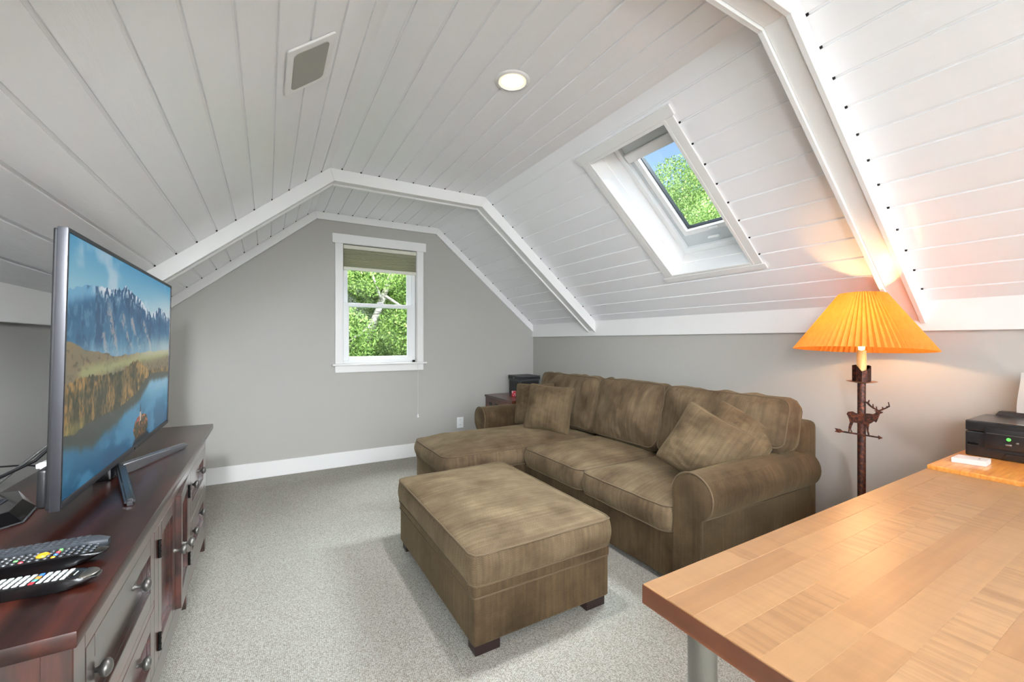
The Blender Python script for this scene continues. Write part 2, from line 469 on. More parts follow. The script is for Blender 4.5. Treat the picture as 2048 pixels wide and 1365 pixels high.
# boxed collar beams: side boards with a recessed soffit between them
def chain(d):
    """points of the ceiling profile moved into the room by d (mitred)"""
    P = [Vector((XL, 0, zl(XL))), oL.copy(), oR.copy(), Vector((XR, 0, zr(XR)))]
    ns = [-nL, Vector((0, 0, -1)), -nR]
    out = [P[0]+ns[0]*d]
    for i in (1, 2):
        m = (ns[i-1]+ns[i]).normalized(); out.append(P[i]+m*(d/m.dot(ns[i])))
    out.append(P[3]+ns[2]*d)
    # trim the ends on the wall planes
    k = (XL-out[0].x)/(-eL.x); out[0] = out[0]-eL*(-k) if False else Vector((XL, 0, out[0].z+(XL-out[0].x)*TL))
    out[3] = Vector((XR, 0, out[3].z-(XR-out[3].x)*TR))
    return out
def run(y0, y1, d0, d1, bev=.002):
    a, b = chain(d0), chain(d1); res = []
    for i in range(3):
        q = [a[i], a[i+1], b[i+1], b[i]]
        res.append(prism([(p.x, y0, p.z) for p in q], (0, y1-y0, 0), bev, 1))
    return res
def beam(name, ya, yb, d=.086):
    e = structE(name)
    for bmx in run(ya, ya+.02, 0, d): obj('side_board', bmx, TRIM, e)
    for bmx in run(yb-.02, yb, 0, d): obj('side_board', bmx, TRIM, e)
    for bmx in run(ya+.02, yb-.02, 0, d-.012): obj('soffit_board', bmx, TRIM, e)
beam('trim_1', 3.21, 3.33)
beam('trim_2', .778, .895)
beam('trim_3', -1.55, -1.43)
e = structE('trim_4')
for bmx in run(YF-.022, YF, 0, .068): obj('rake_board', bmx, TRIM, e)
struct('trim_5', box(XR-.0175, XR, YB, YF, 1.27, 1.43, .002, 1), TRIM)
struct('trim_6', box(XL, XL+.018, YB, YF, 1.29, 1.45, .002, 1), TRIM)
struct('baseboard_far', box(XL, XR, YF-.015, YF, 0, .142, .003, 1), TRIM)
struct('baseboard_right', box(XR-.015, XR, YB, YF-.015, 0, .142, .003, 1), TRIM)
struct('baseboard_left', box(XL, XL+.015, YB, YF-.015, 0, .142, .003, 1), TRIM)

gb = None
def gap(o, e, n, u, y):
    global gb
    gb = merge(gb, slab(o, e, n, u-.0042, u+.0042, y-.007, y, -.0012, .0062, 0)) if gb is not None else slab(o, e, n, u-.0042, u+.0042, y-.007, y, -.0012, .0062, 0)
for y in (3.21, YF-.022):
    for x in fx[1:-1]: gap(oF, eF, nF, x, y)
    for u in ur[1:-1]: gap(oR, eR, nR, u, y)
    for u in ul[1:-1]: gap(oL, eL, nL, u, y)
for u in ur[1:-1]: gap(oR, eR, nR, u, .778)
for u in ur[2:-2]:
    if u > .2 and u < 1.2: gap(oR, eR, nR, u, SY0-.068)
g_ = obj('groove_end_shade', gb, plain('groove_end_shade', (30, 28, 26), .9), ceiling); g_['kind'] = 'stuff'  # dark blocks whose colour imitates shade in the plank groove ends

# ------------------------------------------------------------------ gable window
w1 = structE('window_1')
f0 = YF-.02
obj('head_casing', box(.536, 1.462, f0-.006, YF, 2.166, 2.257, .002, 1), TRIM, w1)
obj('side_casing', box(.562, .634, f0, YF, .998, 2.166, .002, 1), TRIM, w1)
obj('side_casing', box(1.362, 1.435, f0, YF, .998, 2.166, .002, 1), TRIM, w1)
obj('sill', box(.536, 1.466, f0-.03, YF+.08, .981, .998, .003, 1), TRIM, w1)
obj('apron', box(.562, 1.435, f0, YF, .913, .981, .002, 1), TRIM, w1)
obj('jamb', box(.62, .634, YF-.001, YF+.14, .998, 2.17), TRIM, w1)
obj('jamb', box(1.362, 1.376, YF-.001, YF+.14, .998, 2.17), TRIM, w1)
obj('jamb', box(.62, 1.376, YF-.001, YF+.14, 2.166, 2.18), TRIM, w1)
def sash(x0, x1, z0, z1, wl, wr, wt, wb, y0, y1):
    bm = box(x0, x0+wl, y0, y1, z0, z1, .003, 1)
    box(x1-wr, x1, y0, y1, z0, z1, .003, 1, bm); box(x0+wl, x1-wr, y0, y1, z1-wt, z1, .003, 1, bm); box(x0+wl, x1-wr, y0, y1, z0, z0+wb, .003, 1, bm)
    s = obj('sash', bm, VINYL, w1)
    obj('pane', box(x0+wl-.004, x1-wr+.004, (y0+y1)/2-.002, (y0+y1)/2+.002, z0+wb-.004, z1-wt+.004), GLASS, s)
    b2 = box(x0+wl, x0+wl+.006, y0-.001, y0+.006, z0+wb, z1-wt, bm=None)
    box(x1-wr-.006, x1-wr, y0-.001, y0+.006, z0+wb, z1-wt, bm=b2)
    obj('glazing_bead', b2, VINYL, s)
sash(.634, 1.325, 1.022, 1.597, .052, .05, .035, .045, YF+.012, YF+.05)
sash(.634, 1.33, 1.56, 2.166, .046, .05, .05, .03, YF+.055, YF+.09)
obj('frame_track', box(1.325, 1.362, YF+.03, YF+.12, .998, 2.166, .002, 1), VINYL, w1)
obj('frame_track', box(1.322, 1.362, YF+.012, YF+.03, .998, 2.166, .002, 1), VINYL, w1)
obj('bottom_track', box(.634, 1.362, YF+.012, YF+.12, .998, 1.022, .002, 1), VINYL, w1)
obj('sash_lock', box(.96, 1.02, YF-.002, YF+.02, 1.597, 1.612, .004, 2), VINYL, w1)

# cellular shade, half raised
sh = thing('cellular_shade', 'sage green pleated window shade drawn halfway up inside the white gable window frame', 'window shade', (.995, YF-.01, 2.15))
bm = box(.638, 1.358, YF-.012, YF+.03, 2.12, 2.158, .003, 1); obj('head_rail', bm, plain('cream_rail', (214, 212, 196), .4), sh)
pl = []
nz = 9; zt = 2.12; zb = 1.945
prof = []
for i in range(nz):
    z = zt-(zt-zb)*(i/nz)**.85; z2 = zt-(zt-zb)*((i+1)/nz)**.85
    prof += [(YF+.006, z), (YF-.013, (z+z2)/2)]
prof.append((YF+.006, zb))
back = [(YF+.018, zb), (YF+.018, zt)]
obj('pleated_fabric', prism([(.64, y, z) for y, z in prof+back], (.714, 0, 0)), shade_cloth(), sh)
obj('bottom_rail', box(.638, 1.356, YF-.014, YF+.02, 1.915, 1.945, .003, 1), plain('cream_rail_low', (222, 220, 206), .4), sh)
cord = tube([(1.366, YF-.026, 2.14), (1.366, YF-.03, 1.6), (1.365, YF-.034, 1.0), (1.363, YF-.056, .97), (1.362, YF-.056, .45)], .0016, 6)
obj('pull_cord', cord, plain('white_cord', (225, 223, 216), .6), sh)
obj('cord_tassel', lathe([(0, .03), (.004, .03), (.0095, .002), (.0095, -.004), (0, -.006)], 12, (1.362, YF-.056, .425)), VINYL, sh, smooth=40)

# wall outlet
ol = thing('wall_outlet', 'white electrical outlet on the far grey wall just left of the sofa arm', 'outlet', (1.862, YF, .31))
obj('cover_plate', box(1.823, 1.901, YF-.006, YF, .25, .369, .003, 2), VINYL, ol)
for z in (.282, .338):
    o_ = obj('socket', lathe([(0, 0), (.017, 0), (.017, .002), (0, .002)], 20, (1.862, YF-.008, z), 'Y'), VINYL, ol)
    bm = None
    for dx in (-.006, .006): bm = box(1.862+dx-.001, 1.862+dx+.001, YF-.0088, YF-.0078, z-.001, z+.008, bm=bm)
    obj('slot', bm, BLACK, o_)

# ------------------------------------------------------------------ roof window
w2 = structE('window_2')
def sl(u0, u1, y0, y1, t0, t1, bev=.002): return slab(oR, eR, nR, u0, u1, y0, y1, t0, t1, bev)
# flat face trim round the well (thin boards lying on the planks)
obj('face_trim', sl(SU0-.078, SU0-.02, SY0-.08, SY1+.085, -.012, -.0005), TRIM, w2)
obj('face_trim', sl(SU1+.02, SU1+.062, SY0-.08, SY1+.09, -.012, -.0005), TRIM, w2)
obj('face_trim', sl(SU0-.02, SU1+.02, SY1+.02, SY1+.068, -.010, -.0005), TRIM, w2)
obj('face_trim', sl(SU0-.02, SU1+.02, SY0-.068, SY0-.02, -.010, -.0005), TRIM, w2)
# well lining: lower and upper course on each side
T = .205
for (u0, u1, y0, y1) in ((SU0-.02, SU1+.02, SY1, SY1+.02), (SU0-.02, SU1+.02, SY0-.02, SY0), (SU0-.02, SU0, SY0, SY1), (SU1, SU1+.02, SY0, SY1)):
    obj('well_board', sl(u0, u1, y0, y1, -.0105, .1), TRIM, w2)
    obj('well_board', sl(u0, u1, y0, y1, .1025, T+.1), TRIM, w2)
# fixed frame
I = .036
for (u0, u1, y0, y1) in ((SU0, SU1, SY1-I, SY1), (SU0, SU1, SY0, SY0+I), (SU0, SU0+.06, SY0+I, SY1-I), (SU1-I-.004, SU1, SY0+I, SY1-I)):
    obj('frame', sl(u0, u1, y0, y1, T, T+.1), VINYL, w2)
for (u0, u1, y0, y1) in ((SU0, SU1, SY1-I-.02, SY1-I), (SU0, SU1, SY0+I, SY0+I+.02), (SU1-I-.095, SU1-I-.004, SY0+I, SY1-I)):
    obj('inner_frame', sl(u0, u1, y0, y1, T+.03, T+.1), plain('pale_grey_vinyl', (206, 212, 214), .35, var=.02), w2)
# sash with glass
ua, ub, ya, yb = SU0+.05, 1.034, SY0+I+.022, SY1-I-.022
sw = .036
bm = sl(ua, ub, yb-sw, yb, .235, .29); merge(bm, sl(ua, ub, ya, ya+sw, .235, .29)); merge(bm, sl(ub-sw, ub, ya+sw, yb-sw, .235, .29)); merge(bm, sl(ua, ua+.1, ya+sw, yb-sw, .235, .29))
ss = obj('sash', bm, VINYL, w2)
bm = sl(ua+.1, ub-sw, yb-sw-.006, yb-sw, .262, .29, 0); merge(bm, sl(ua+.1, ub-sw, ya+sw, ya+sw+.006, .262, .29, 0)); merge(bm, sl(ub-sw-.006, ub-sw, ya+sw, yb-sw, .262, .29, 0))
obj('gasket', bm, BLACK, ss)
obj('pane', sl(ua+.08, ub-sw+.01, ya+sw-.008, yb-sw+.008, .276, .280, 0), GLASS, ss)
obj('inner_frame', sl(SU0+.06, SU0+.122, SY0+I+.02, SY1-I-.02, T+.02, T+.1), plain('pale_grey_vinyl_top', (206, 212, 214), .35, var=.02), w2)
obj('blind_cassette', sl(SU0+.122, SU0+.185, ya-.012, yb+.012, .2, .25, .006), TRIM, w2)
obj('latch', sl(ub-.024, ub-.010, 1.70, 1.76, .224, .236, .003), VINYL, ss)
obj('vent_grip', sl(1.075, 1.09, 1.72, 1.80, .218, .236, .003), VINYL, w2)

# ------------------------------------------------------------------ speaker in the left slope
uc = (CLx-.128)/-eL.x
spk = thing('ceiling_speaker', 'rectangular grey mesh speaker with white frame set in the left ceiling slope', 'speaker', tuple(oL+eL*uc+Vector((0, 1.715, 0))))
def rrect(w, h, r, n=6):
    p = []
    for cx, cy, a0 in ((w/2-r, h/2-r, 0), (-w/2+r, h/2-r, 90), (-w/2+r, -h/2+r, 180), (w/2-r, -h/2+r, 270)):
        for k in range(n+1):
            a = R(a0+90*k/n); p.append((cx+r*math.cos(a), cy+r*math.sin(a)))
    return p
pt = lambda a, b, t: tuple(oL+eL*(uc+a)+nL*t+Vector((0, 1.715+b, 0)))
obj('speaker_frame', prism([pt(a, b, -.009) for a, b in rrect(.196, .29, .012)], tuple(nL*.008), .003, 2), TRIM, spk)
obj('speaker_grille', prism([pt(a, b, -.0105) for a, b in rrect(.143, .236, .022)], tuple(nL*.004)), plain('speaker_mesh', (158, 158, 150), .55, var=.12, scale=420), spk)

# recessed light
rl = thing('recessed_light', 'round recessed can light glowing in the flat white ceiling', 'ceiling light', (.995, 1.712, CZ))
obj('trim_ring', lathe([(.064, .0), (.066, -.006), (.078, -.005), (.083, 0.0)], 48, (.995, 1.712, CZ)), TRIM, rl, smooth=50)
obj('reflector_cone', lathe([(.064, 0), (.062, .0), (.05, .012), (.052, .014), (.066, .002)], 48, (.995, 1.712, CZ-.002)), emit('glowing_baffle', (1, .84, .62, 1), .95), rl, smooth=50)
obj('diffuser_lens', lathe([(0, .0), (.052, .0), (.05, .004), (0, .004)], 48, (.995, 1.712, CZ-.0035)), emit('warm_led_lens', (1, .9, .74, 1), 5.0), rl)
lamp('recessed_lamp', 'SPOT', (.995, 1.712, CZ-.02), 80, (1, .97, .96), target=(.995, 1.712, 0), radius=.05, spot=150, blend=.8)
lamp('rear_recessed_lamp', 'SPOT', (.995, -2.2, CZ-.02), 30, (1, .97, .95), target=(.995, -2.2, 0), radius=.05, spot=150, blend=.8)

# ------------------------------------------------------------------ outside: trees, lawn
LEAF1 = leaf_mat('summer_leaves', (72, 102, 52), (146, 172, 96))
LEAF2 = leaf_mat('light_leaves', (98, 130, 70), (172, 196, 126))
BARK = birch_mat()
struct('ground', box(-30, 40, YF+.6, 50, -3.1, -3.0), plain('lawn_grass', (86, 122, 52), .9, var=.3, scale=3))
def leaves(blobs, n, size, seed):
    rg = np.random.RandomState(seed)
    w = np.array([b[3]*b[4]*b[5] for b in blobs]); w = w/w.sum()
    idx = rg.choice(len(blobs), n, p=w); B = np.array(blobs)[idx]
    d = rg.normal(size=(n, 3)); d /= np.linalg.norm(d, axis=1)[:, None]
    r = rg.uniform(.35, 1, n)**.6
    cpos = B[:, :3]+d*B[:, 3:6]*r[:, None]
    a = rg.normal(size=(n, 3)); a /= np.linalg.norm(a, axis=1)[:, None]
    b = np.cross(a, rg.normal(size=(n, 3))); b /= np.linalg.norm(b, axis=1)[:, None]
    s = size*rg.uniform(.6, 1.3, n)[:, None]
    v = np.stack([cpos-a*s, cpos+b*s*.45, cpos+a*s, cpos-b*s*.45], 1).reshape(-1, 3)
    f = np.arange(n*4).reshape(-1, 4)
    return v.tolist(), f.tolist()
def tree(label, x, y, trunk, limbs, blobs, n, size, mat, seed, group='trees outside the windows'):
    t = thing('leafy_tree', label, 'tree', (x, y, -3), group=group)
    obj('trunk', tube([p[:3] for p in trunk], [p[3] for p in trunk], 10), BARK, t, smooth=True)
    for l in limbs:
        obj('branch', tube([p[:3] for p in l], [p[3] for p in l], 7), BARK, t, smooth=True)
    o = obj('foliage', leaves(blobs, n, size, seed), mat, t); o['kind'] = 'stuff'
rb = random.Random(3)
def crown(cx, cy, cz, rx, ry, rz, k):
    out = []
    for _ in range(k):
        a = rb.uniform(0, 2*PI); q = rb.uniform(0, 1)**.5; zz = rb.uniform(-1, 1)
        s = math.sqrt(max(0, 1-zz*zz))
        out.append((cx+rx*q*s*math.cos(a), cy+ry*q*s*math.sin(a), cz+rz*zz*.85, rb.uniform(.35, .7), rb.uniform(.35, .7), rb.uniform(.28, .55)))
    return out
tree('green leafy tree with a leaning pale trunk filling the gable window view', 1.2, 8.0,
     [(1.2, 8.1, -3, .16), (1.3, 8.0, 0, .1), (1.47, 7.95, 1.0, .08), (1.74, 7.9, 1.75, .06), (2.05, 7.9, 2.6, .05), (2.2, 8.0, 3.8, .03)],
     [[(1.6, 7.42, 1.6, .03), (1.35, 7.3, 1.35, .02), (1.1, 7.2, 1.2, .012)], [(1.75, 7.4, 2.0, .03), (2.1, 7.2, 1.75, .012)], [(1.95, 7.4, 2.6, .03), (2.25, 7.1, 2.2, .02), (2.35, 7.0, 1.95, .01)], [(1.7, 7.4, 1.9, .03), (1.5, 7.3, 2.4, .016)]],
     crown(1.5, 8.3, 1.7, 2.4, 1.1, 2.3, 60), 210000, .026, LEAF1, 11)
tree('broad pale green tree top seen through the roof window below blue sky', 6.8, 4.6,
     [(6.8, 4.6, -3, .2), (6.8, 4.6, 1, .14), (6.9, 4.7, 3.5, .07), (7, 4.7, 4.6, .03)],
     [[(6.85, 4.65, 2.5, .05), (6.4, 4.3, 3.4, .02)], [(6.85, 4.65, 2.2, .05), (7.3, 4.0, 3.2, .02)], [(6.85, 4.65, 3.0, .04), (6.5, 5.0, 4.0, .02)]],
     crown(6.9, 4.7, 2.75, 1.5, 1.9, 1.75, 46), 190000, .021, LEAF2, 12)
tree('dense darker green tree standing further back behind the gable window tree', 2.6, 13,
     [(2.6, 13, -3, .25), (2.6, 13, 4, .08)], [], crown(2.6, 13, 2.2, 4.2, 1.2, 2.9, 60), 90000, .06, LEAF1, 13)

# ------------------------------------------------------------------ media console
con = thing('media_console', 'long dark cherry media console with drawers and two doors along the left wall', 'media console', (-.53, 2.08, 0))
F = -.316; BX = -.745; ZT = .725
CY0, CY1 = 1.10, 3.06
def toplank():
    bm = prism([(BX-.012, .995, ZT-.03), (-.281, .995, ZT-.03), (-.281, 3.085, ZT-.03), (BX-.012, 3.085, ZT-.03)], (0, 0, .03), .004, 2)
    return bm
obj('top', toplank(), DWT, con, smooth=30)
# carcass: side panels, back, floor, dividers
bm = box(BX+.045, F-.045, CY0+.006, CY0+.024, .075, ZT-.03)
obj('side_panel', bm, DWV, con)
obj('side_panel', box(BX+.045, F-.045, CY1-.024, CY1-.006, .075, ZT-.03), DWV, con)
obj('back_panel', box(BX, BX+.02, CY0, CY1, .075, ZT-.03), DWV, con)
obj('base_panel', box(BX+.02, F-.022, CY0+.02, CY1-.02, .085, .105), DW, con)
for y in (1.783, 2.461): obj('divider', box(BX+.02, F-.022, y-.01, y+.01, .105, ZT-.03), DWV, con)
# face frame
obj('top_rail', box(F-.022, F, CY0+.06, CY1-.05, .602, ZT-.03, .001, 1), DW, con)
obj('bottom_rail', box(F-.022, F, CY0+.06, CY1-.05, .078, .15, .001, 1), DW, con)
obj('stile', box(F-.022, F, 1.757, 1.813, .15, .602, .001, 1), DWV, con)
obj('stile', box(F-.022, F, 2.432, 2.492, .15, .602, .001, 1), DWV, con)
for y0, y1 in ((1.163, 1.755), (2.493, 3.007)):
    obj('middle_rail', box(F-.022, F-.001, y0, y1, .362, .382), DW, con)
# corner posts run down as feet, plus centre feet
for (x0, x1, y0, y1) in ((F-.045, F, CY0, CY0+.06), (F-.045, F, CY1-.05, CY1), (BX, BX+.045, CY0, CY0+.06), (BX, BX+.045, CY1-.05, CY1)):
    obj('foot_post', box(x0, x1, y0, y1, 0, ZT-.03, .002, 1), DWV, con)
for y in (1.78, 2.40):
    obj('foot', prism([(F-.05, y, 0), (F-.004, y, 0), (F-.004, y, .08), (F-.05, y, .08)], (0, .04, 0), .002, 1), DWV, con)
# drawers and doors: frame with recessed panel and bead
def panel_front(y0, y1, z0, z1, w=.05, thick=.024, xf=F):
    b = bmesh.new()
    for a in ((y0, y0+w, z0, z1), (y1-w, y1, z0, z1), (y0+w, y1-w, z1-w, z1), (y0+w, y1-w, z0, z0+w)):
        box(xf-thick, xf, a[0], a[1], a[2], a[3], .0015, 1, b)
    return b
knob_prof = [(0, .0), (.0085, 0), (.0085, .003), (.0055, .006), (.005, .014), (.0075, .020), (.0155, .025), (.0185, .030), (.018, .035), (.013, .040), (.006, .0425), (0, .043)]
knob_me = None
def knob(parent, y, z, x=F, s=1.0):
    global knob_me
    loc = rootmat(parent).inverted() @ Vector((x, y, z))
    if knob_me is None:
        o = obj('knob', lathe([(r*s, h*s) for r, h in knob_prof], 20, (0, 0, 0), 'X'), PEWTER, parent, local=True, smooth=60)
        knob_me = o.data
    else:
        o = bpy.data.objects.new('knob', knob_me); C.objects.link(o); o.parent = parent
    o.location = loc
    return o
def front(name, y0, y1, z0, z1, kn, w=.05):
    g = .0015
    d = obj(name, panel_front(y0+g, y1-g, z0+g, z1-g, w), DW if name == 'drawer' else DWV, con)
    obj('recessed_panel', box(F-.027, F-.019, y0+w-.003, y1-w+.003, z0+w-.003, z1-w+.003), DW if name == 'drawer' else DWV, d)
    b = bmesh.new()
    for a in ((y0+w, y0+w+.006, z0+w, z1-w), (y1-w-.006, y1-w, z0+w, z1-w), (y0+w+.006, y1-w-.006, z1-w-.006, z1-w), (y0+w+.006, y1-w-.006, z0+w, z0+w+.006)):
        box(F-.0195, F-.009, *a, bm=b)
    obj('bead', b, DW, d)
    for y, z in kn:
        knob(d, y, z, F-.0195 if (y0+w < y < y1-w and z0+w < z < z1-w) else F)
    return d
front('drawer', 1.163, 1.757, .383, .602, [(1.24, .508), (1.60, .508)])
front('drawer', 1.163, 1.757, .150, .362, [(1.24, .278), (1.60, .278)])
front('drawer', 2.492, 3.01, .383, .602, [(2.60, .508), (2.86, .508)])
front('drawer', 2.492, 3.01, .150, .362, [(2.60, .278), (2.86, .278)])
d1 = front('door', 1.813, 2.112, .150, .602, [(2.085, .40)])
d2 = front('door', 2.118, 2.432, .150, .602, [(2.145, .40)])
hm = Matrix.Translation(rootmat(con).inverted() @ Vector((F, 2.432, 0))) @ Matrix.Rotation(R(3.4), 4, 'Z') @ Matrix.Translation(rootmat(con).inverted() @ Vector((F, 2.432, 0))).inverted()
d2.matrix_basis = hm     # the far door stands slightly ajar
for d, y in ((d1, 1.812), (d2, 2.433)):
    for z in (.525, .215):
        b = lathe([(0, -.03), (.0045, -.03), (.0045, .03), (0, .03)], 10, (F+.004, y, z))
        for k in range(4): lathe([(0, -.001), (.006, -.001), (.006, .001), (0, .001)], 10, (F+.004, y, z-.028+.0187*k), bm=b)
        obj('hinge', b, plain('black_hinge', (28, 27, 27), .4, .6), con, smooth=40)

# ------------------------------------------------------------------ television
tvm = Matrix.Translation((-.468, 2.232, .775)) @ Matrix.Rotation(R(1.25), 4, 'Y')
tv = thing('television', 'large flat television showing a mountain lake on the dark console', 'television', None, mat=tvm)
ty0, ty1, th_ = -.69, .69, .745
# local: x out of the screen, y along, z up
b = bmesh.new()
BZ = plain('gunmetal_bezel', (50, 50, 54), .42, .4, var=.05)
for a in ((ty0, ty0+.012, 0, th_), (ty1-.012, ty1, 0, th_), (ty0+.012, ty1-.012, th_-.012, th_), (ty0+.012, ty1-.012, 0, .02)):
    box(-.022, .0, a[0], a[1], a[2], a[3], .003, 2, b)
obj('bezel', b, BZ, tv, local=True, smooth=40)
obj('rear_housing', box(-.030, -.012, ty0+.004, ty1-.004, .004, th_-.004, .004, 2), BLACK, tv, local=True)
obj('electronics_box', box(-.05, -.029, ty0+.012, ty1-.012, .008, .11, .008, 3), BLACK, tv, local=True, smooth=40)
obj('status_window', box(-.001, .002, .02, .06, .002, .012, .001, 1), GLOSSB, tv, local=True)

def tv_picture(W=520, Hh=300):
    rs = np.random.RandomState(5)
    s, t = np.meshgrid((np.arange(W)+.5)/W, (np.arange(Hh)+.5)/Hh)
    def vn(fx, fy, seed, oct=4):
        out = np.zeros_like(s); amp = 1; tot = 0
        for o in range(oct):
            g = np.random.RandomState(seed+o).rand(int(fy*2**o)+3, int(fx*2**o)+3)
            x = s*fx*2**o; y = t*fy*2**o; xi = x.astype(int); yi = y.astype(int); xf = x-xi; yf = y-yi
            xf = xf*xf*(3-2*xf); yf = yf*yf*(3-2*yf)
            v = (g[yi, xi]*(1-xf)+g[yi, xi+1]*xf)*(1-yf)+(g[yi+1, xi]*(1-xf)+g[yi+1, xi+1]*xf)*yf
            out += v*amp; tot += amp; amp *= .55
        return out/tot
    def mixc(a, b, f): f = np.clip(f, 0, 1)[..., None]; return a*(1-f)+b*f
    col = lambda *c: np.array(c, float)/255*np.ones(s.shape+(3,))
    ss = lambda a, b, x: np.clip((x-a)/(b-a), 0, 1)**2*(3-2*np.clip((x-a)/(b-a), 0, 1))
    # sky
    img = mixc(col(160, 198, 210), col(66, 146, 188), (t-.75)/.25)
    img = mixc(img, col(206, 214, 214), ss(.5, 1, s)*ss(1.0, .78, t)*.7)
    img = mixc(img, col(214, 214, 220), ss(.58, .8, vn(7, 5, 40))*.55)
    # mountains
    rx = [0, .044, .085, .157, .192, .241, .267, .308, .352, .398, .451, .507, .557, .612, .695, .756, .808, .896, 1.0]
    ry = [.776, .807, .82, .84, .835, .842, .839, .847, .86, .883, .867, .849, .838, .80, .768, .791, .823, .802, .76]
    ridge = np.interp(s, rx, ry)+(vn(60, 1, 9, 3)-.5)*.03
    m = t < ridge
    depth = ridge-t
    rock = mixc(col(30, 88, 130), col(66, 128, 160), ss(.05, .32, depth)*.7)
    rock = mixc(rock, col(120, 180, 214), ((s < .16)*ss(.09, .02, depth))*.8)
    cr = vn(34, 9, 61); rock = mixc(rock, col(20, 68, 108), ss(.48, .62, cr)*.7); rock = mixc(rock, col(120, 160, 182), ss(.55, .7, vn(60, 24, 63))*.45)
    snow = ss(.5, .6, vn(80, 30, 77)+(.04-depth)*1.3)*ss(.1, .0, depth)*ss(.1, .22, s)
    rock = mixc(rock, col(224, 226, 232), snow*.95)
    for (x0, y0, x1, y1, w) in ((.26, .74, .33, .53, .026), (.37, .72, .47, .54, .02), (.22, .62, .26, .53, .018), (.46, .7, .56, .56, .02), (.60, .7, .70, .55, .02)):
        k = np.clip(((s-x0)*(x1-x0)+(t-y0)*(y1-y0))/((x1-x0)**2+(y1-y0)**2), 0, 1)
        dd = np.hypot(s-(x0+k*(x1-x0)), (t-(y0+k*(y1-y0)))*.6)+(vn(50, 30, 90)-.5)*.03
        rock = mixc(rock, col(176, 158, 156), ss(w, w*.25, dd)*.75*ss(.45, .6, vn(60, 50, 33)+.1))
    rock = mixc(rock, col(206, 208, 196), ss(.68, .53, t)*ss(.35, 1, s)*.8)
    rock = mixc(rock, col(150, 182, 196), ss(.62, .53, t)*.55)
    img = np.where(m[..., None], rock, img)
    # foothills and valley
    hb = np.interp(s, [0, .04, .12, .2, .33, .45, .7, 1], [.60, .585, .555, .548, .52, .525, .53, .53])+(vn(30, 1, 14, 3)-.5)*.02
    val = mixc(col(146, 118, 80), col(112, 112, 92), vn(26, 20, 21))
    val = mixc(val, col(96, 84, 66), ss(.55, .7, vn(50, 50, 24)))
    val = mixc(val, col(170, 182, 118), ss(.05, .0, np.abs((t-.47)-.05*(s-.2)))*.6*ss(.06, .1, s))
    val = mixc(val, col(196, 196, 170), ss(.47, .53, t)*ss(.3, .7, s)*.75)
    img = np.where((t < hb)[..., None], val, img)
    # lake
    shx = [0, .054, .13, .243, .338, .448, .54, .6, .64, .707, .81, 1]; shy = [.24, .228, .25, .258, .25, .275, .30, .335, .36, .383, .385, .365]
    shore = np.interp(s, shx, shy)+(vn(70, 1, 31, 3)-.5)*.015
    lake = mixc(col(46, 126, 160), col(16, 82, 118), (.3-t)/.3)
    lake = mixc(lake, col(168, 198, 214), ss(.5, .78, s)*ss(.12, .36, t)*.85)
    lake = mixc(lake, col(98, 160, 196), ss(.5, .7, vn(8, 9, 55))*.5)
    rfx = [0, .083, .166, .247, .341, .416, .5, .582, .64, .7, 1]; rfy = [.2, .165, .14, .17, .18, .22, .235, .255, .30, .345, .33]
    refl = np.interp(s, rfx, rfy)+(vn(60, 1, 32, 3)-.5)*.03
    lake = mixc(lake, col(62, 58, 44), ss(refl-.03, refl+.02, t)*.85)
    lake = mixc(lake, col(16, 66, 104), ss(.1, .0, np.hypot((s-.3)*1.0, (t-.03)*1.4))*.5)
    img = np.where((t < shore)[..., None], lake, img)
    # forest
    ftx = [0, .09, .2, .33, .4, .47, .53, .6, .66, .706, .8, 1]; fty = [.435, .445, .445, .435, .45, .47, .49, .45, .42, .41, .41, .40]
    ft = np.interp(s, ftx, fty)+(vn(110, 1, 35, 2)-.5)*.03
    tr = vn(150, 44, 66, 2)*.45+vn(30, 9, 67)*.55; fo = mixc(col(52, 54, 34), col(164, 126, 66), ss(.34, .72, tr))
    fo = mixc(fo, col(44, 56, 40), ss(.52, .3, s)*ss(.42, .6, vn(5, 4, 70))*.6)
    fo = mixc(fo, col(192, 156, 92), ss(.4, .6, s)*ss(.5, .62, tr)*.5)
    fo = mixc(fo, col(140, 136, 66), (ss(.08, .03, np.abs(s-.06))*ss(.3, .25, t))*.5)
    img = np.where(((t < ft) & (t >= shore))[..., None], fo, img)
    # island with church
    isl = ((s-.60)/.085)**2+((t-.075)/.08)**2*np.where(t < .075, 1.6, .9) < 1+(vn(40, 30, 81)-.5)*.5
    ic = mixc(col(40, 48, 24), col(176, 96, 40), ss(.45, .66, vn(90, 70, 82)+(t-.09)))
    img = np.where(isl[..., None], ic, img)
    img = np.where((((s-.605)/.1)**2+((t-.0)/.04)**2 < 1)[..., None] & (t < .03)[..., None], img*.35, img)
    img = np.where(((np.abs(s-.588) < .009-(t-.16)*.04) & (t > .12) & (t < .175))[..., None], col(196, 176, 160), img)
    img = np.where(((np.abs(s-.588) < .008*(.235-t)/.06) & (t >= .175) & (t < .235))[..., None], col(60, 54, 60), img)
    img = np.where(((np.abs(s-.565) < .02) & (np.abs(t-.135) < .012))[..., None], col(150, 64, 50), img)
    return np.clip(img, 0, 1)
W_, H_ = 520, 300
pic = tv_picture(W_, H_)
sy0, sy1, sz0, sz1 = ty0+.012, ty1-.012, .02, th_-.012
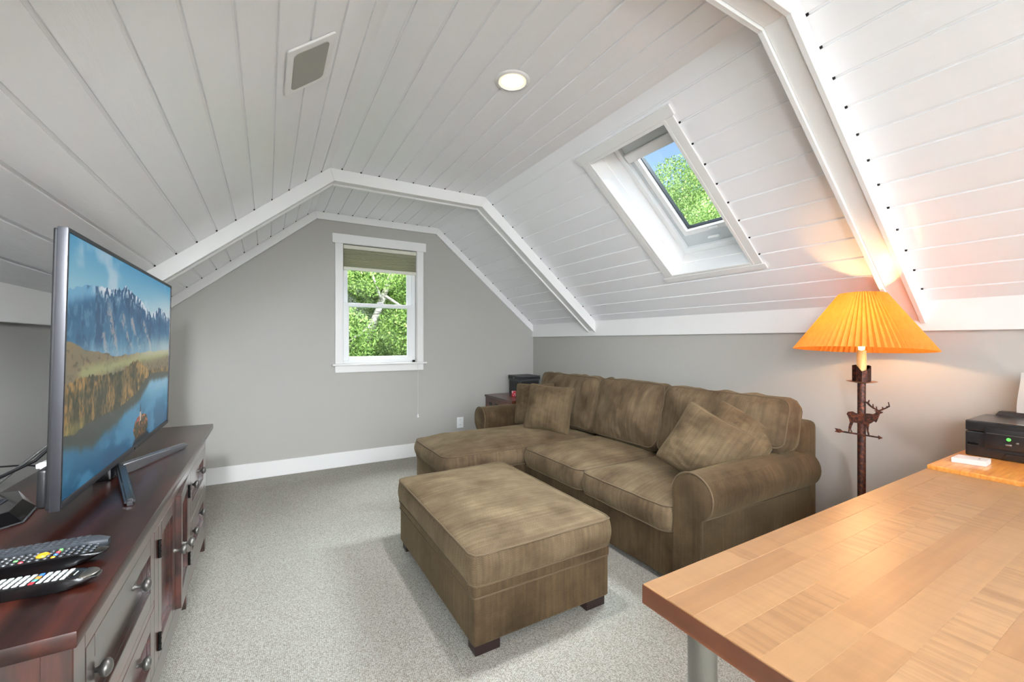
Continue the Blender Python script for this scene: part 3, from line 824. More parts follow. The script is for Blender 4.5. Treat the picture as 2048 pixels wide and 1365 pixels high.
# one small flat cell per picture point, coloured per corner
yy = sy0+(sy1-sy0)*np.arange(W_)/(W_-1); zz = sz0+(sz1-sz0)*np.arange(H_)/(H_-1)
Yg, Zg = np.meshgrid(yy, zz)
vv = np.stack([np.full(Yg.shape, -.004), Yg, Zg], -1).reshape(-1, 3)
ii = np.arange(W_*H_).reshape(H_, W_)
ff = np.stack([ii[:-1, :-1], ii[:-1, 1:], ii[1:, 1:], ii[1:, :-1]], -1).reshape(-1, 4)
sm = N('screen_picture'); at_ = sm.n('ShaderNodeAttribute'); at_.attribute_name = 'picture'
sm.b.inputs['Base Color'].default_value = (.01, .01, .01, 1); sm.set(Roughness=.35); sm.b.inputs['Specular IOR Level'].default_value = .25
sm.l(at_.outputs['Color'], sm.b.inputs['Emission Color']); sm.b.inputs['Emission Strength'].default_value = .6
me = bpy.data.meshes.new('screen')
me.vertices.add(len(vv)); me.vertices.foreach_set('co', vv.astype('f').ravel())
me.loops.add(ff.size); me.loops.foreach_set('vertex_index', ff.astype('i').ravel())
me.polygons.add(len(ff)); me.polygons.foreach_set('loop_start', np.arange(0, ff.size, 4, dtype='i'))
me.update(calc_edges=True)
ca = me.color_attributes.new('picture', 'FLOAT_COLOR', 'POINT')
lin = np.where(pic <= .04045, pic/12.92, ((pic+.055)/1.055)**2.4)
ca.data.foreach_set('color', np.concatenate([lin, np.ones(lin.shape[:2]+(1,))], -1).reshape(-1).astype('f'))
me.materials.append(sm.m)
scr = bpy.data.objects.new('screen', me); C.objects.link(scr); scr.parent = tv

# V stand: neck and two angled arms
b = bmesh.new()
def arm(p0, p1, w, h0, h1):
    p0 = Vector(p0); p1 = Vector(p1); d = (p1-p0); s_ = Vector((-d.y, d.x, 0)).normalized()*w/2
    pts = [p0-s_, p0+s_, p1+s_, p1-s_]
    bb = bmesh.new(); lo = [bb.verts.new((p.x, p.y, ZT)) for p in pts]
    hi = [bb.verts.new((p.x, p.y, z)) for p, z in zip(pts, (h0, h0, h1, h1))]
    bb.faces.new(lo); bb.faces.new(hi)
    for i in range(4): bb.faces.new([lo[i], lo[(i+1) % 4], hi[(i+1) % 4], hi[i]])
    bmesh.ops.recalc_face_normals(bb, faces=bb.faces)
    bmesh.ops.bevel(bb, geom=list(bb.edges), offset=.006, segments=3, affect='EDGES')
    return bb
obj('stand_arm', arm((-.468, 2.065, 0), (-.358, 1.675, 0), .025, ZT+.046, ZT+.018), SMOKE, tv, smooth=40)
obj('stand_arm', arm((-.470, 2.045, 0), (-.335, 2.475, 0), .027, ZT+.046, ZT+.020), CHROME, tv, smooth=40)
obj('stand_neck', prism([(-.530, 2.0, ZT), (-.478, 2.0, ZT), (-.478, 2.1, ZT), (-.530, 2.1, ZT)], (0, 0, .09), .008, 2), GLOSSB, tv, smooth=40)

# ------------------------------------------------------------------ things on the console
# streaming box: ribbed top, chamfered glossy front
sb = thing('media_box', 'small black ribbed set-top box on the console left of the television', 'set-top box', (-.66, 1.74, ZT))
pb = [(-.76, 1.56), (-.66, 1.56), (-.575, 1.655), (-.595, 1.80), (-.66, 1.89), (-.76, 1.89)]
b = bmesh.new()
lo = [b.verts.new((x, y, ZT+.002)) for x, y in pb]
cx_, cy_ = -.69, 1.73
hi = [b.verts.new((x+(cx_-x)*(.28 if i in (1, 2, 3) else .05), y+(cy_-y)*(.18 if i in (1, 2, 3) else .03), ZT+.034)) for i, (x, y) in enumerate(pb)]
b.faces.new(lo); b.faces.new(hi)
for i in range(6): b.faces.new([lo[i], lo[(i+1) % 6], hi[(i+1) % 6], hi[i]])
bmesh.ops.recalc_face_normals(b, faces=b.faces)
bmesh.ops.bevel(b, geom=list(b.edges), offset=.002, segments=1, affect='EDGES')
obj('body', b, GLOSSB, sb)
b = None
for k in range(14): b = box(-.752+.0075*k, -.7485+.0075*k, 1.63+max(0, .007*(k-4)), 1.84-max(0, .006*(k-5)), ZT+.0335, ZT+.0365, bm=b)
rib = obj('top_rib', b, RUBBER, sb)
obj('edge_strip', tube([(-.76, 1.558, ZT+.004), (-.66, 1.558, ZT+.004), (-.573, 1.655, ZT+.004), (-.593, 1.802, ZT+.004)], .0025, 6), CHROME, sb)

pg = thing('power_adapter', 'white power plug block on the console behind the television', 'plug', (-.72, 2.32, ZT))
obj('adapter_body', box(-.752, -.68, 2.295, 2.34, ZT, ZT+.03, .004, 2), VINYL, pg)
obj('plug_collar', box(-.765, -.752, 2.30, 2.335, ZT+.006, ZT+.024, .002, 1), VINYL, pg)
c1 = obj('power_cable', tube([(-.52, 1.95, 1.0), (-.56, 1.93, .93), (-.62, 1.86, .85), (-.72, 1.75, .80), (-.80, 1.62, .76), (-.83, 1.45, .70)], .005, 8), BLACK, smooth=True)
tag(c1, 'thick black cable sagging from the television back past the console edge', 'cable')
c2 = obj('signal_cable', tube([(-.52, 1.98, .97), (-.60, 1.95, .90), (-.70, 1.93, .80), (-.775, 1.92, .722), (-.80, 1.90, .6), (-.81, 1.9, .3)], .0045, 8), plain('grey_cable', (58, 58, 56), .4), smooth=True)
tag(c2, 'grey cable dropping steeply behind the back edge of the console', 'cable')
c3 = obj('thin_cable', tube([(-.765, 2.318, ZT+.014), (-.785, 2.28, ZT+.03), (-.81, 2.15, .785), (-.825, 1.85, .78), (-.835, 1.65, .70), (-.84, 1.5, .55)], .003, 8), BLACK, smooth=True)
tag(c3, 'thin black cable arching from the white plug block toward the wall', 'cable')

BUT = plain('grey_rubber_button', (58, 61, 66), .35, var=.05)
BUTL = plain('light_grey_button', (186, 190, 190), .5, var=.04)
colm = {k: plain(k+'_button', v, .35, var=.03) for k, v in dict(red=(214, 58, 70), green=(98, 168, 92), yellow=(206, 150, 30), blue=(60, 120, 196), pale=(140, 168, 214), teal=(84, 158, 150), orange=(214, 142, 60), pink=(212, 160, 160)).items()}
def remote(name, label, loc, yaw, L, W, T, mat, pitch=0, nose=.3):
    m = Matrix.Translation(loc) @ Matrix.Rotation(yaw, 4, 'Z') @ Matrix.Rotation(pitch, 4, 'Y')
    t = thing(name, label, 'remote control', None, mat=m)
    # side profile: flat top, belly tapering up toward the tip; local x along the length, tip at +x
    out = []
    n = 10
    b = bmesh.new(); rings = []
    for i in range(n+1):
        x = -L/2+L*i/n
        q = i/n
        w = W/2*(1 if q < .82 else math.sqrt(max(.05, 1-((q-.82)/.2)**2)))
        zb = T*(.02+nose*max(0, (q-.7)/.3)**1.5)
        zt = T*(1-.25*max(0, (q-.8)/.2)**2)
        rings.append([b.verts.new(p) for p in ((x, -w*.78, zb), (x, w*.78, zb), (x, w, zb+(zt-zb)*.45), (x, w*.97, zt-T*.06), (x, w*.85, zt), (x, -w*.85, zt), (x, -w*.97, zt-T*.06), (x, -w, zb+(zt-zb)*.45))])
    for r0, r1 in zip(rings, rings[1:]):
        for k in range(8): b.faces.new([r0[k], r0[(k+1) % 8], r1[(k+1) % 8], r1[k]])
    b.faces.new(rings[0]); b.faces.new(rings[-1])
    obj('shell', b, mat, t, local=True, smooth=50)
    return t, T
def buttons(t, T, rows, cols, x0, x1, w, bw, bl, mat, rnd=True, special={}):
    for i in range(rows):
        for j in range(cols):
            x = x0+(x1-x0)*(i/(max(1, rows-1))); y = w*(j/(max(1, cols-1))-.5)
            mm = special.get((i, j), mat)
            if rnd: bmx = lathe([(0, .0025), (bw*.7, .002), (bw, 0), (bw, -.001)], 8, (0, 0, 0)); bmx.transform(Matrix.Translation((x, y, T)) @ Matrix.Diagonal((1.0*bl/bw, 1, 1, 1)))
            else: bmx = box(x-bl, x+bl, y-bw, y+bw, T-.001, T+.0016, .0006, 1)
            obj('button', bmx, mm, t, local=True)
# remote with white keys (nearest)
yawA = R(-5)
t, T_ = remote('remote_control', 'black television remote with light grey keys and silver tip, nearest the console front', (-.405, 1.188, ZT), R(-7), .215, .052, .026, GLOSSB, 0, .55)
cm = [colm['red'], colm['teal'], colm['orange'], colm['blue']]
sp = {(9, j): cm[j] for j in range(4)}; sp.update({(i, j): colm['pale'] for i in (0, 1, 2) for j in (1, 2, 3)}); sp.update({(2, 0): colm['pink'], (3, 0): colm['orange'], (3, 2): colm['teal']})
buttons(t, T_, 14, 4, -.09, .058, .034, .0042, .0036, BUTL, False, sp)
obj('brand_bar', box(.070, .072, -.008, .008, T_-.0012, T_+.0005), BUTL, t, local=True)
obj('silver_tip', lathe([(0, .0), (.021, -.0002), (.0225, -.002), (.021, -.006)], 20, (.084, 0, T_-.0012)), STEEL, t, local=True, smooth=50)
# glossy remote with round keys
t, T_ = remote('remote_control', 'glossy black remote with round dark keys and coloured centre keys, middle of the three', (-.432, 1.298, ZT), R(-2), .235, .055, .030, GLOSSB, 0, .7)
sp = {(7, 0): colm['red'], (6, 1): colm['green'], (11, 0): colm['yellow'], (11, 1): colm['blue'], (11, 2): colm['red'], (11, 3): colm['green']}
buttons(t, T_, 17, 4, -.10, .095, .038, .0042, .0042, BUT, True, sp)
obj('navigation_ring', lathe([(.0045, .003), (.0085, .004), (.011, .001), (.011, -.001)], 20, (.012, 0, T_)), colm['yellow'], t, local=True, smooth=40)
# flat grey remote behind
t, T_ = remote('remote_control', 'slim dark grey remote with square tip lying behind the glossy one', (-.443, 1.372, ZT), R(-1), .225, .046, .026, RUBBER, 0, .2)
buttons(t, T_, 13, 4, -.10, .07, .032, .0036, .0042, BUT, False)

# ------------------------------------------------------------------ upholstery builders
def vnoise(p, s, seed=0): return noise.noise(Vector((p[0]*s+seed*13.1, p[1]*s+seed*7.7, p[2]*s+seed*3.3)))
def wrinkle(p, seed, sc=6, sharp=1.0):
    a = noise.noise(Vector((p[0]*sc+seed*5.1, p[1]*sc*2.2+seed, p[2]*sc+seed*3.)))
    b = noise.noise(Vector((p[0]*sc*2.1+seed*9.1, p[1]*sc*1.3-seed, p[2]*sc*2.+seed)))
    return (1-abs(a)*2.4)*.6+b*.5
def cushion(L, W, h, crown=.05, rad=.05, bulge=.012, amp=.006, seed=0, wr=0, NN=96, outline=None, pw=2.4, bot=None):
    """box cushion centred on the origin: crowned faces z=+-h/2, rounded outline; returns bmesh and the two seam loops"""
    o2 = outline or rrect(L, W, rad, 8)
    # resample evenly
    P = [Vector((x, y)) for x, y in o2]; P.append(P[0]); d = [0]
    for a, b in zip(P, P[1:]): d.append(d[-1]+(b-a).length)
    tot = d[-1]; pts = []
    k = 0
    for i in range(NN):
        q = tot*i/NN
        while d[k+1] < q: k += 1
        f = (q-d[k])/max(1e-9, d[k+1]-d[k]); pts.append(P[k].lerp(P[k+1], f))
    bm = bmesh.new()
    def disp(x, y, z, edge):
        n0 = vnoise((x, y, z), 5, seed)*amp
        if wr: n0 += wrinkle((x, y, z), seed, 5)*wr*edge
        return n0
    def cap(sgn, cr):
        rings = []; nr = 16
        c = bm.verts.new((0, 0, sgn*(h/2+cr)))
        for j in range(1, nr+1):
            r = j/nr; ring = []
            for p in pts:
                x, y = p.x*r, p.y*r
                z = h/2+cr*(1-r**pw)
                e = (1-r**6)*(.4+.6*r)
                z += disp(x, y, sgn, e)*(1 if r < .999 else .4)
                if j == nr: z += vnoise((x, y, 1), 14, seed+2)*amp*.5
                ring.append(bm.verts.new((x, y, sgn*z)))
            rings.append(ring)
        for i in range(NN): bm.faces.new([c, rings[0][i], rings[0][(i+1) % NN]])
        for r0, r1 in zip(rings, rings[1:]):
            for i in range(NN): bm.faces.new([r0[i], r1[i], r1[(i+1) % NN], r0[(i+1) % NN]])
        return rings[-1]
    top = cap(1, crown); bt = cap(-1, crown*.25 if bot is None else bot)
    prev = top; nsd = 6
    for j in range(1, nsd+1):
        q = j/nsd
        if j == nsd: cur = bt
        else:
            cur = []
            for i, p in enumerate(pts):
                a, b = top[i].co, bt[i].co
                nrm = Vector((p.x, p.y)); t_ = pts[(i+1) % NN]-pts[i-1]; nrm = Vector((t_.y, -t_.x)).normalized()
                if nrm.dot(p) < 0: nrm = -nrm
                k2 = bulge*math.sin(PI*q)+disp(p.x, p.y, q*h, 1)*(.5 if NN < 100 else .12)*math.sin(PI*q)
                if wr: k2 += .6*wr*noise.noise(Vector((i*(.55 if NN < 100 else .22)+seed, q*1.2, seed)))*math.sin(PI*q)
                v = a.lerp(b, q); cur.append(bm.verts.new((v.x+nrm.x*k2, v.y+nrm.y*k2, v.z)))
        for i in range(NN): bm.faces.new([prev[i], prev[(i+1) % NN], cur[(i+1) % NN], cur[i]])
        prev = cur
    return bm, [v.co.copy() for v in top], [v.co.copy() for v in bt]
def place_cushion(name, parent, M, mat=None, pr=.0045, label=None, **k):
    bm, a, b = cushion(**k)
    bm.transform(M)
    o = obj(name, bm, mat or FAB, parent, smooth=True, uv=True)
    for loop in (a, b):
        obj('piping', tube([M @ p for p in loop], pr, 6, True), PIPE, o, smooth=True)
    return o
T4 = lambda x, y, z: Matrix.Translation((x, y, z))
Rx = lambda a: Matrix.Rotation(R(a), 4, 'X'); Ry = lambda a: Matrix.Rotation(R(a), 4, 'Y'); Rz = lambda a: Matrix.Rotation(R(a), 4, 'Z')
def softbox(x0, x1, y0, y1, z0, z1, bev=.015, seg=3):
    return box(x0, x1, y0, y1, z0, z1, bev, seg)

# ------------------------------------------------------------------ ottoman
ot = thing('ottoman', 'large rectangular olive herringbone ottoman on the carpet in front of the sofa', 'ottoman', (1.02, 1.98, 0))
ox0, ox1, oy0, oy1 = .672, 1.372, 1.455, 2.50
obj('base', softbox(ox0+.008, ox1-.008, oy0+.008, oy1-.008, .045, .235, .012), FABD, ot, smooth=40, uv=True)
obj('rim', softbox(ox0+.004, ox1-.004, oy0+.004, oy1-.004, .232, .285, .012), FABD, ot, smooth=40, uv=True)
lp = [(x+(ox0+ox1)/2, y+(oy0+oy1)/2, .235) for x, y in rrect(ox1-ox0-.008, oy1-oy0-.008, .02, 4)]
obj('piping', tube(lp, .004, 6, True), PIPE, ot, smooth=True)
place_cushion('cushion', ot, T4((ox0+ox1)/2, (oy0+oy1)/2, .342), L=ox1-ox0+.008, W=oy1-oy0+.008, h=.118, crown=.032, rad=.035, bulge=.01, amp=.003, seed=4, pw=3.2, bot=.002)
for x, y in ((ox0+.02, oy0+.02), (ox1-.13, oy0+.02), (ox0+.02, oy1-.09), (ox1-.13, oy1-.09)):
    obj('foot', prism([(x, y, .05), (x+.11, y, .05), (x+.11, y+.07, .05), (x, y+.07, .05)], (0, 0, -.05), .003, 1), plain('espresso_foot', (34, 20, 17), .4), ot)

# ------------------------------------------------------------------ sofa with chaise
sf = thing('sectional_sofa', 'olive brown herringbone sectional sofa with chaise along the right wall', 'sofa', (2.2, 2.45, 0))
SX = 1.735
AY0, AY1 = 1.235, 1.395      # right arm panel
BY0, BY1 = 3.475, 3.64       # left arm panel
obj('base', softbox(SX, 2.72, AY1-.01, 2.80, .03, .268, .012), FABD, sf, smooth=40, uv=True)
obj('chaise_base', softbox(1.085, 2.72, 2.79, 3.475, .03, .268, .02), FABD, sf, smooth=40, uv=True)
def arm_profile(y_in, y_out, zr_=.487, r=.112):
    """closed (y,z) outline: inner panel, roll on top that overhangs outward, outer panel"""
    s = 1 if y_out > y_in else -1
    cy = (y_in+y_out)/2+s*.022
    pts = [(y_in, .03), (y_in, zr_-.06)]
    a0, a1 = -math.asin(min(1, .06/r)), PI+.62
    y_i = cy-s*r
    pts = [(y_in, .03)]
    n = 22
    start = math.acos(max(-1, min(1, (abs(y_in-cy))/r)))
    A0 = PI+start*1.0
    # go from inner side over the top to the outer underside
    th0 = PI+start; th1 = -math.acos(min(1, abs(y_out-cy)/r))
    for i in range(n+1):
        t_ = th0+(th1-th0)*i/n
        pts.append((cy+s*r*math.cos(t_), zr_+r*math.sin(t_)))
    pts.append((y_out, .03))
    return pts, cy
def make_arm(y_in, y_out):
    pr, cy = arm_profile(y_in, y_out)
    b = bmesh.new(); rings = []
    xs = [SX-.016, SX-.006, SX+.004]+[SX+.03+(2.70-SX-.03)*i/10 for i in range(11)]
    for x in xs:
        k = 0.93 if x == xs[0] else (.985 if x == xs[1] else 1)
        cyy = (y_in+y_out)/2; rings.append([b.verts.new((x, cyy+(y-cyy)*k, z if z < .05 else (z-.3)*k+.3+.003*math.sin(x*9+y*20))) for y, z in pr])
    m = len(pr)
    for r0, r1 in zip(rings, rings[1:]):
        for i in range(m): b.faces.new([r0[i], r0[(i+1) % m], r1[(i+1) % m], r1[i]])
    b.faces.new(rings[0]); b.faces.new(rings[-1])
    o = obj('arm', b, FABD, sf, smooth=55, uv=True)
    path = [(SX-.008, y, z) for y, z in pr]
    obj('piping', tube(path, .0045, 6), PIPE, o, smooth=True)
    return pr
prR = make_arm(AY1, AY0)
make_arm(BY0, BY1)
# seam under the roll, outer side of the right arm
obj('arm_seam', tube([(SX+.01, prR[-2][0]-.001, prR[-2][1]), (2.2, prR[-2][0]-.002, prR[-2][1]-.002), (2.69, prR[-2][0]-.001, prR[-2][1])], .004, 6), PIPE, sf, smooth=True)
obj('back_frame', softbox(2.60, 2.795, AY0+.005, BY1-.005, .03, .755, .045, 4), FABD, sf, smooth=50, uv=True)
# seat cushions
sh_, zc = .125, .338
place_cushion('seat_cushion', sf, T4((1.70+2.47)/2, (1.40+2.075)/2, zc), L=.775, W=.672, h=sh_, crown=.06, rad=.06, bulge=.016, amp=.006, seed=1, wr=.004, pw=2.6)
place_cushion('seat_cushion', sf, T4((1.70+2.47)/2, (2.085+2.755)/2, zc), L=.775, W=.672, h=sh_, crown=.062, rad=.06, bulge=.016, amp=.006, seed=2, wr=.004, pw=2.6)
place_cushion('chaise_cushion', sf, T4((1.06+2.47)/2, (2.765+3.50)/2-.01, zc), L=1.41, W=.715, h=sh_, crown=.062, rad=.1, bulge=.018, amp=.008, seed=3, wr=.004, pw=2.8)
# back cushions (local x=height, y=width, z=thickness); upright and leaning on the frame
def back(name, y0, y1, hgt, zmid, lean, seed, cut=0, th=.13, x=2.47, crown=.06):
    W = y1-y0
    M = T4(x, (y0+y1)/2, zmid) @ Ry(-90+lean) @ Matrix.Identity(4)
    ol_ = None
    if cut:
        # L-shaped: the lower corner is cut away over the sofa arm
        a, bq, r, c = hgt/2, W/2, .06, abs(cut)
        s = 1 if cut > 0 else -1
        # local +x points up after rotation
        raw = [(a, bq), (-a, bq), (-a, -bq+c), (-a+.175, -bq+c), (-a+.175, -bq), (a, -bq)]
        if s < 0: raw = [(p, -q) for p, q in raw][::-1]
        rr = []
        n_ = len(raw)
        for i in range(n_):
            p0, p1, p2 = Vector(raw[i-1]), Vector(raw[i]), Vector(raw[(i+1) % n_])
            u = (p0-p1).normalized(); v = (p2-p1).normalized(); q = min(r, (p0-p1).length*.45, (p2-p1).length*.45)
            for k in range(6):
                f = k/5; rr.append(tuple((p1+u*q).lerp(p1, f).lerp(p1.lerp(p1+v*q, f), f)))
        ol_ = rr
    return place_cushion(name, sf, M, L=hgt, W=W, h=th, crown=crown, rad=.07, bulge=.02, amp=.018, seed=seed, wr=.028, outline=ol_, pw=2.2, NN=120)
back('back_cushion', 1.225, 2.05, .45, .665, 15, 11, cut=.185)
back('back_cushion', 2.055, 2.735, .46, .665, 16, 12, crown=.07)
back('back_cushion', 2.74, 3.60, .45, .665, 15, 13, cut=-.13)
for x, y in ((SX+.03, AY0+.03), (SX+.03, 3.5), (1.12, 2.84), (1.12, 3.38), (2.6, AY0+.03), (2.6, 3.5)):
    obj('foot', box(x, x+.07, y, y+.07, 0, .035, .003, 1), DW, sf)

# ------------------------------------------------------------------ throw pillows
def pillow(label, loc, yaw, lean, roll, S=.42, T=.15, seed=0, sag=.0):
    M = T4(*loc) @ Rz(yaw) @ Rx(lean) @ Ry(roll)
    t = thing('throw_pillow', label, 'pillow', None, mat=M, group=None)
    n = 34; b = bmesh.new(); sides = []
    edge = {}
    def shp(a, c):
        pin = .09
        x = S/2*a*(1-pin*(1-c*c)**1.0*abs(a)**3); z = S/2*c*(1-pin*(1-a*a)*abs(c)**3)
        rd = 1-.07*(a*c)**6; x *= rd; z *= rd
        return x, z
    def noi(a, c, s_):
        e = (1-a*a)*(1-c*c)
        k = noise.noise(Vector((a*1.6+seed*3, c*1.6, s_*2+seed)))*.5
        w1 = wrinkle((a*.55, c*.4, s_), seed+s_*3, 5)*.5
        return (k*.05+w1*.036)*(min(1, e*2.2))
    for s_ in (1, -1):
        g = []
        for i in range(n+1):
            row = []
            for j in range(n+1):
                a = math.sin((-1+2*i/n)*PI/2)*.5+(-1+2*i/n)*.5; c = math.sin((-1+2*j/n)*PI/2)*.5+(-1+2*j/n)*.5
                key = (i, j)
                x, z = shp(a, c)
                if i in (0, n) or j in (0, n):
                    if key not in edge:
                        wv = noise.noise(Vector((x*9, z*9, seed)))*.008
                        edge[key] = b.verts.new((x, wv, z))
                    row.append(edge[key])
                else:
                    th = T/2*((1-a*a)*(1-c*c))**.42
                    bot = 1+.25*max(0, -c)
                    row.append(b.verts.new((x, -s_*(th*bot+noi(a, c, s_)), z-sag*(1-a*a)*max(0, c))))
            g.append(row)
        for i in range(n):
            for j in range(n):
                f = [g[i][j], g[i+1][j], g[i+1][j+1], g[i][j+1]]
                if s_ < 0: f = f[::-1]
                b.faces.new(f)
    ring = [edge[(i, 0)].co.copy() for i in range(n)]+[edge[(n, j)].co.copy() for j in range(n)]+[edge[(i, n)].co.copy() for i in range(n, 0, -1)]+[edge[(0, j)].co.copy() for j in range(n, 0, -1)]
    obj('pillow_cover', b, FABP, t, local=True, smooth=True, uv=True)
    obj('piping', tube(ring, .004, 6, True), PIPE, t, local=True, smooth=True)
pillow('olive square throw pillow in front at the left end of the sofa', (2.13, 3.03, .628), -52, -17, 4, .43, .18, 1)
pillow('olive square throw pillow tucked behind another against the left sofa arm', (2.17, 3.33, .63), -58, -14, -3, .40, .14, 2)
pillow('lighter olive throw pillow tilted in front at the right end of the sofa', (2.10, 1.50, .628), -68, -20, 26, .40, .17, 3)
pillow('olive throw pillow slumped on the right sofa arm behind the tilted one', (2.31, 1.44, .655), -52, -30, 30, .37, .14, 5)

# ------------------------------------------------------------------ chest in the corner, black box, red candle
ch = thing('corner_chest', 'reddish brown wooden chest with dark metal pulls in the far right corner', 'chest', (2.45, 4.02, 0))
RW = dark_wood('red_brown_wood', (2, 12, 12), (70, 32, 20), (120, 62, 38), .3, .3)
obj('body', box(2.165, 2.79, 3.73, 4.34, 0.0, .585, .003, 1), RW, ch)
obj('top', box(2.155, 2.80, 3.72, 4.345, .585, .607, .004, 2), RW, ch)
dr = obj('drawer', box(2.158, 2.166, 3.76, 4.31, .44, .565, .002, 1), RW, ch)
for y in (3.86, 4.06, 4.2):
    obj('pull_plate', box(2.154, 2.158, y-.03, y+.03, .49, .535, .001, 1), plain('dark_bronze', (44, 52, 50), .4, .7), dr)
    obj('pull_ring', tube([(2.153, y-.02, .52), (2.146, y-.018, .498), (2.144, y, .494), (2.146, y+.018, .498), (2.153, y+.02, .52)], .002, 6), PEWTER, dr)
dr = obj('drawer', box(2.158, 2.166, 3.76, 4.31, .25, .42, .002, 1), RW, ch)
bb = thing('storage_box', 'black leather lidded cube box with pale stitching on the corner chest', 'box', (2.55, 4.14, .607))
LE = plain('black_leather', (26, 27, 29), .45, var=.15, scale=40, bump=.0006)
obj('body', box(2.44, 2.70, 4.03, 4.28, .607, .775, .004, 2), LE, bb)
obj('lid', box(2.434, 2.706, 4.024, 4.286, .777, .825, .004, 2), LE, bb)
ST = plain('pale_stitching', (138, 140, 142), .6)
b = None
for z in (.819, .783, .768, .615):
    x0, y0 = (2.4335, 4.0235) if z > .776 else (2.4395, 4.0295)
    x1, y1 = 2.70, 4.28
    b = box(x0-.0005, x0+.001, y0+.008, y1-.004, z-.001, z+.001, bm=b)
    box(x0+.008, x1-.004, y0-.0005, y0+.001, z-.001, z+.001, bm=b)
for (x, y) in ((2.4393, 4.04), (2.4393, 4.27)):
    box(x-.0005, x+.001, y-.001, y+.001, .615, .768, bm=b)
for x in (2.45, 2.69): box(x-.001, x+.001, 4.0290, 4.0305, .615, .768, bm=b)
obj('stitching', b, ST, bb)
obj('clasp', lathe([(0, 0), (.008, 0), (.009, .003), (0, .006)], 14, (2.4335, 4.155, .80), '-X'), STEEL, bb, smooth=40)
cd = thing('red_candle', 'small red patterned candle cup beside the black box on the chest', 'candle', (2.36, 4.03, .607))
cm_ = N('red_white_pattern'); f_ = cm_.noise(60, cm_.obj(), 1)
cm_.l(cm_.ramp(f_, [(.52, (196, 32, 52)), (.58, (224, 190, 190))]), cm_.b.inputs['Base Color']); cm_.set(Roughness=.3)
obj('cup', lathe([(0, 0), (.024, 0), (.027, .055), (.025, .056), (.022, .045), (0, .045)], 20, (2.36, 4.03, .607)), cm_.m, cd, smooth=40)
obj('wick', tube([(2.36, 4.03, .652), (2.361, 4.03, .662)], .001, 5), BLACK, cd)

# ------------------------------------------------------------------ floor lamp
LX, LY = 2.50, .922
LK = 1.1235
LZ = lambda z: 1.22+(z-1.22)*LK
fl_ = thing('floor_lamp', 'rusted iron floor lamp with pleated amber shade and elk cut-out behind the work table', 'floor lamp', (LX, LY, 0))
obj('base', lathe([(0, 0), (.15, 0), (.15, .012), (.05, .02), (.022, .035), (0, .035)], 32, (LX, LY, 0)), RUST, fl_, smooth=40)
obj('pole', lathe([(0, 0), (.0165, 0), (.0165, .985), (0, .985)], 20, (LX, LY, .03)), RUST, fl_, smooth=40)
obj('drip_plate', lathe([(0, 0), (.025, -.002), (.055, .004), (.061, .006), (.055, .0075), (0, .003)], 36, (LX, LY, LZ(1.040))), BRASS, fl_, smooth=40)
# wrapped sheet-metal cup: an open angled sheet around the candle
cup = [(-.034, -.014), (-.018, -.034), (.020, -.036), (.036, -.020), (.036, .022), (.016, .036), (-.026, .034), (-.036, .012)]
b = bmesh.new()
lo = [b.verts.new((LX+x*.88, LY+y*.88, LZ(1.045))) for x, y in cup]; hi = [b.verts.new((LX+x*.88, LY+y*.88, LZ(z))) for (x, y), z in zip(cup, (1.090, 1.098, 1.112, 1.115, 1.112, 1.11, 1.115, 1.118))]
for i in range(8): b.faces.new([lo[i], lo[(i+1) % 8], hi[(i+1) % 8], hi[i]])
r_ = bmesh.ops.solidify(b, geom=list(b.faces), thickness=.003)
obj('candle_cup', b, RUST, fl_)
cw = N('ivory_candle_sleeve'); cw.set(Base_Color=srgb((236, 206, 140)), Roughness=.5, Subsurface_Weight=.4)
cw.b.inputs['Subsurface Radius'].default_value = (.02, .01, .004)
obj('candle_sleeve', lathe([(0, 0), (.0192, 0), (.0192, .15), (0, .15)], 24, (LX, LY, LZ(1.046))), cw.m, fl_, smooth=40)
obj('bulb', lathe([(0, 0), (.012, .004), (.013, .02), (.024, .05), (.026, .07), (.02, .09), (0, .1)], 20, (LX, LY, LZ(1.046)+.15)), emit('lamp_bulb', (1, .72, .4, 1), 8), fl_, smooth=True)
# pleated shade, slightly askew
NP = 68; b = bmesh.new(); rings = []
for q in range(9):
    f = q/8; rr = .091+(.267-.091)*f; z = (.121-.242*f)*LK; ring = []
    for i in range(NP*2):
        an = 2*PI*((i//2)+(.72 if i % 2 else 0))/NP; r2 = rr+(-1 if i % 2 else 1)*(.003+.0055*f)
        ring.append(b.verts.new((r2*math.cos(an), r2*math.sin(an), z)))
    rings.append(ring)
m = NP*2
for r0, r1 in zip(rings, rings[1:]):
    for i in range(m): b.faces.new([r0[i], r0[(i+1) % m], r1[(i+1) % m], r1[i]])
TS = T4(LX, LY, LZ(1.302)) @ Matrix.Rotation(R(4.2), 4, Vector((-.1, .995, 0)).normalized())
b.transform(TS)
obj('lamp_shade', b, shade_mat(), fl_)
b = tube([TS @ Vector((.088*math.cos(a), .088*math.sin(a), .133)) for a in [2*PI*i/32 for i in range(32)]], .0015, 6, True)
for k in range(3):
    a = 2*PI*k/3; tube([TS @ Vector((.088*math.cos(a), .088*math.sin(a), .133)), TS @ Vector((.012*math.cos(a), .012*math.sin(a), .10))], .0015, 6, bm=b)
obj('shade_carrier', b, BRASS, fl_)
lamp('lamp_bulb_light', 'POINT', (LX, LY, 1.262), 15, (1, .55, .24), radius=.026)
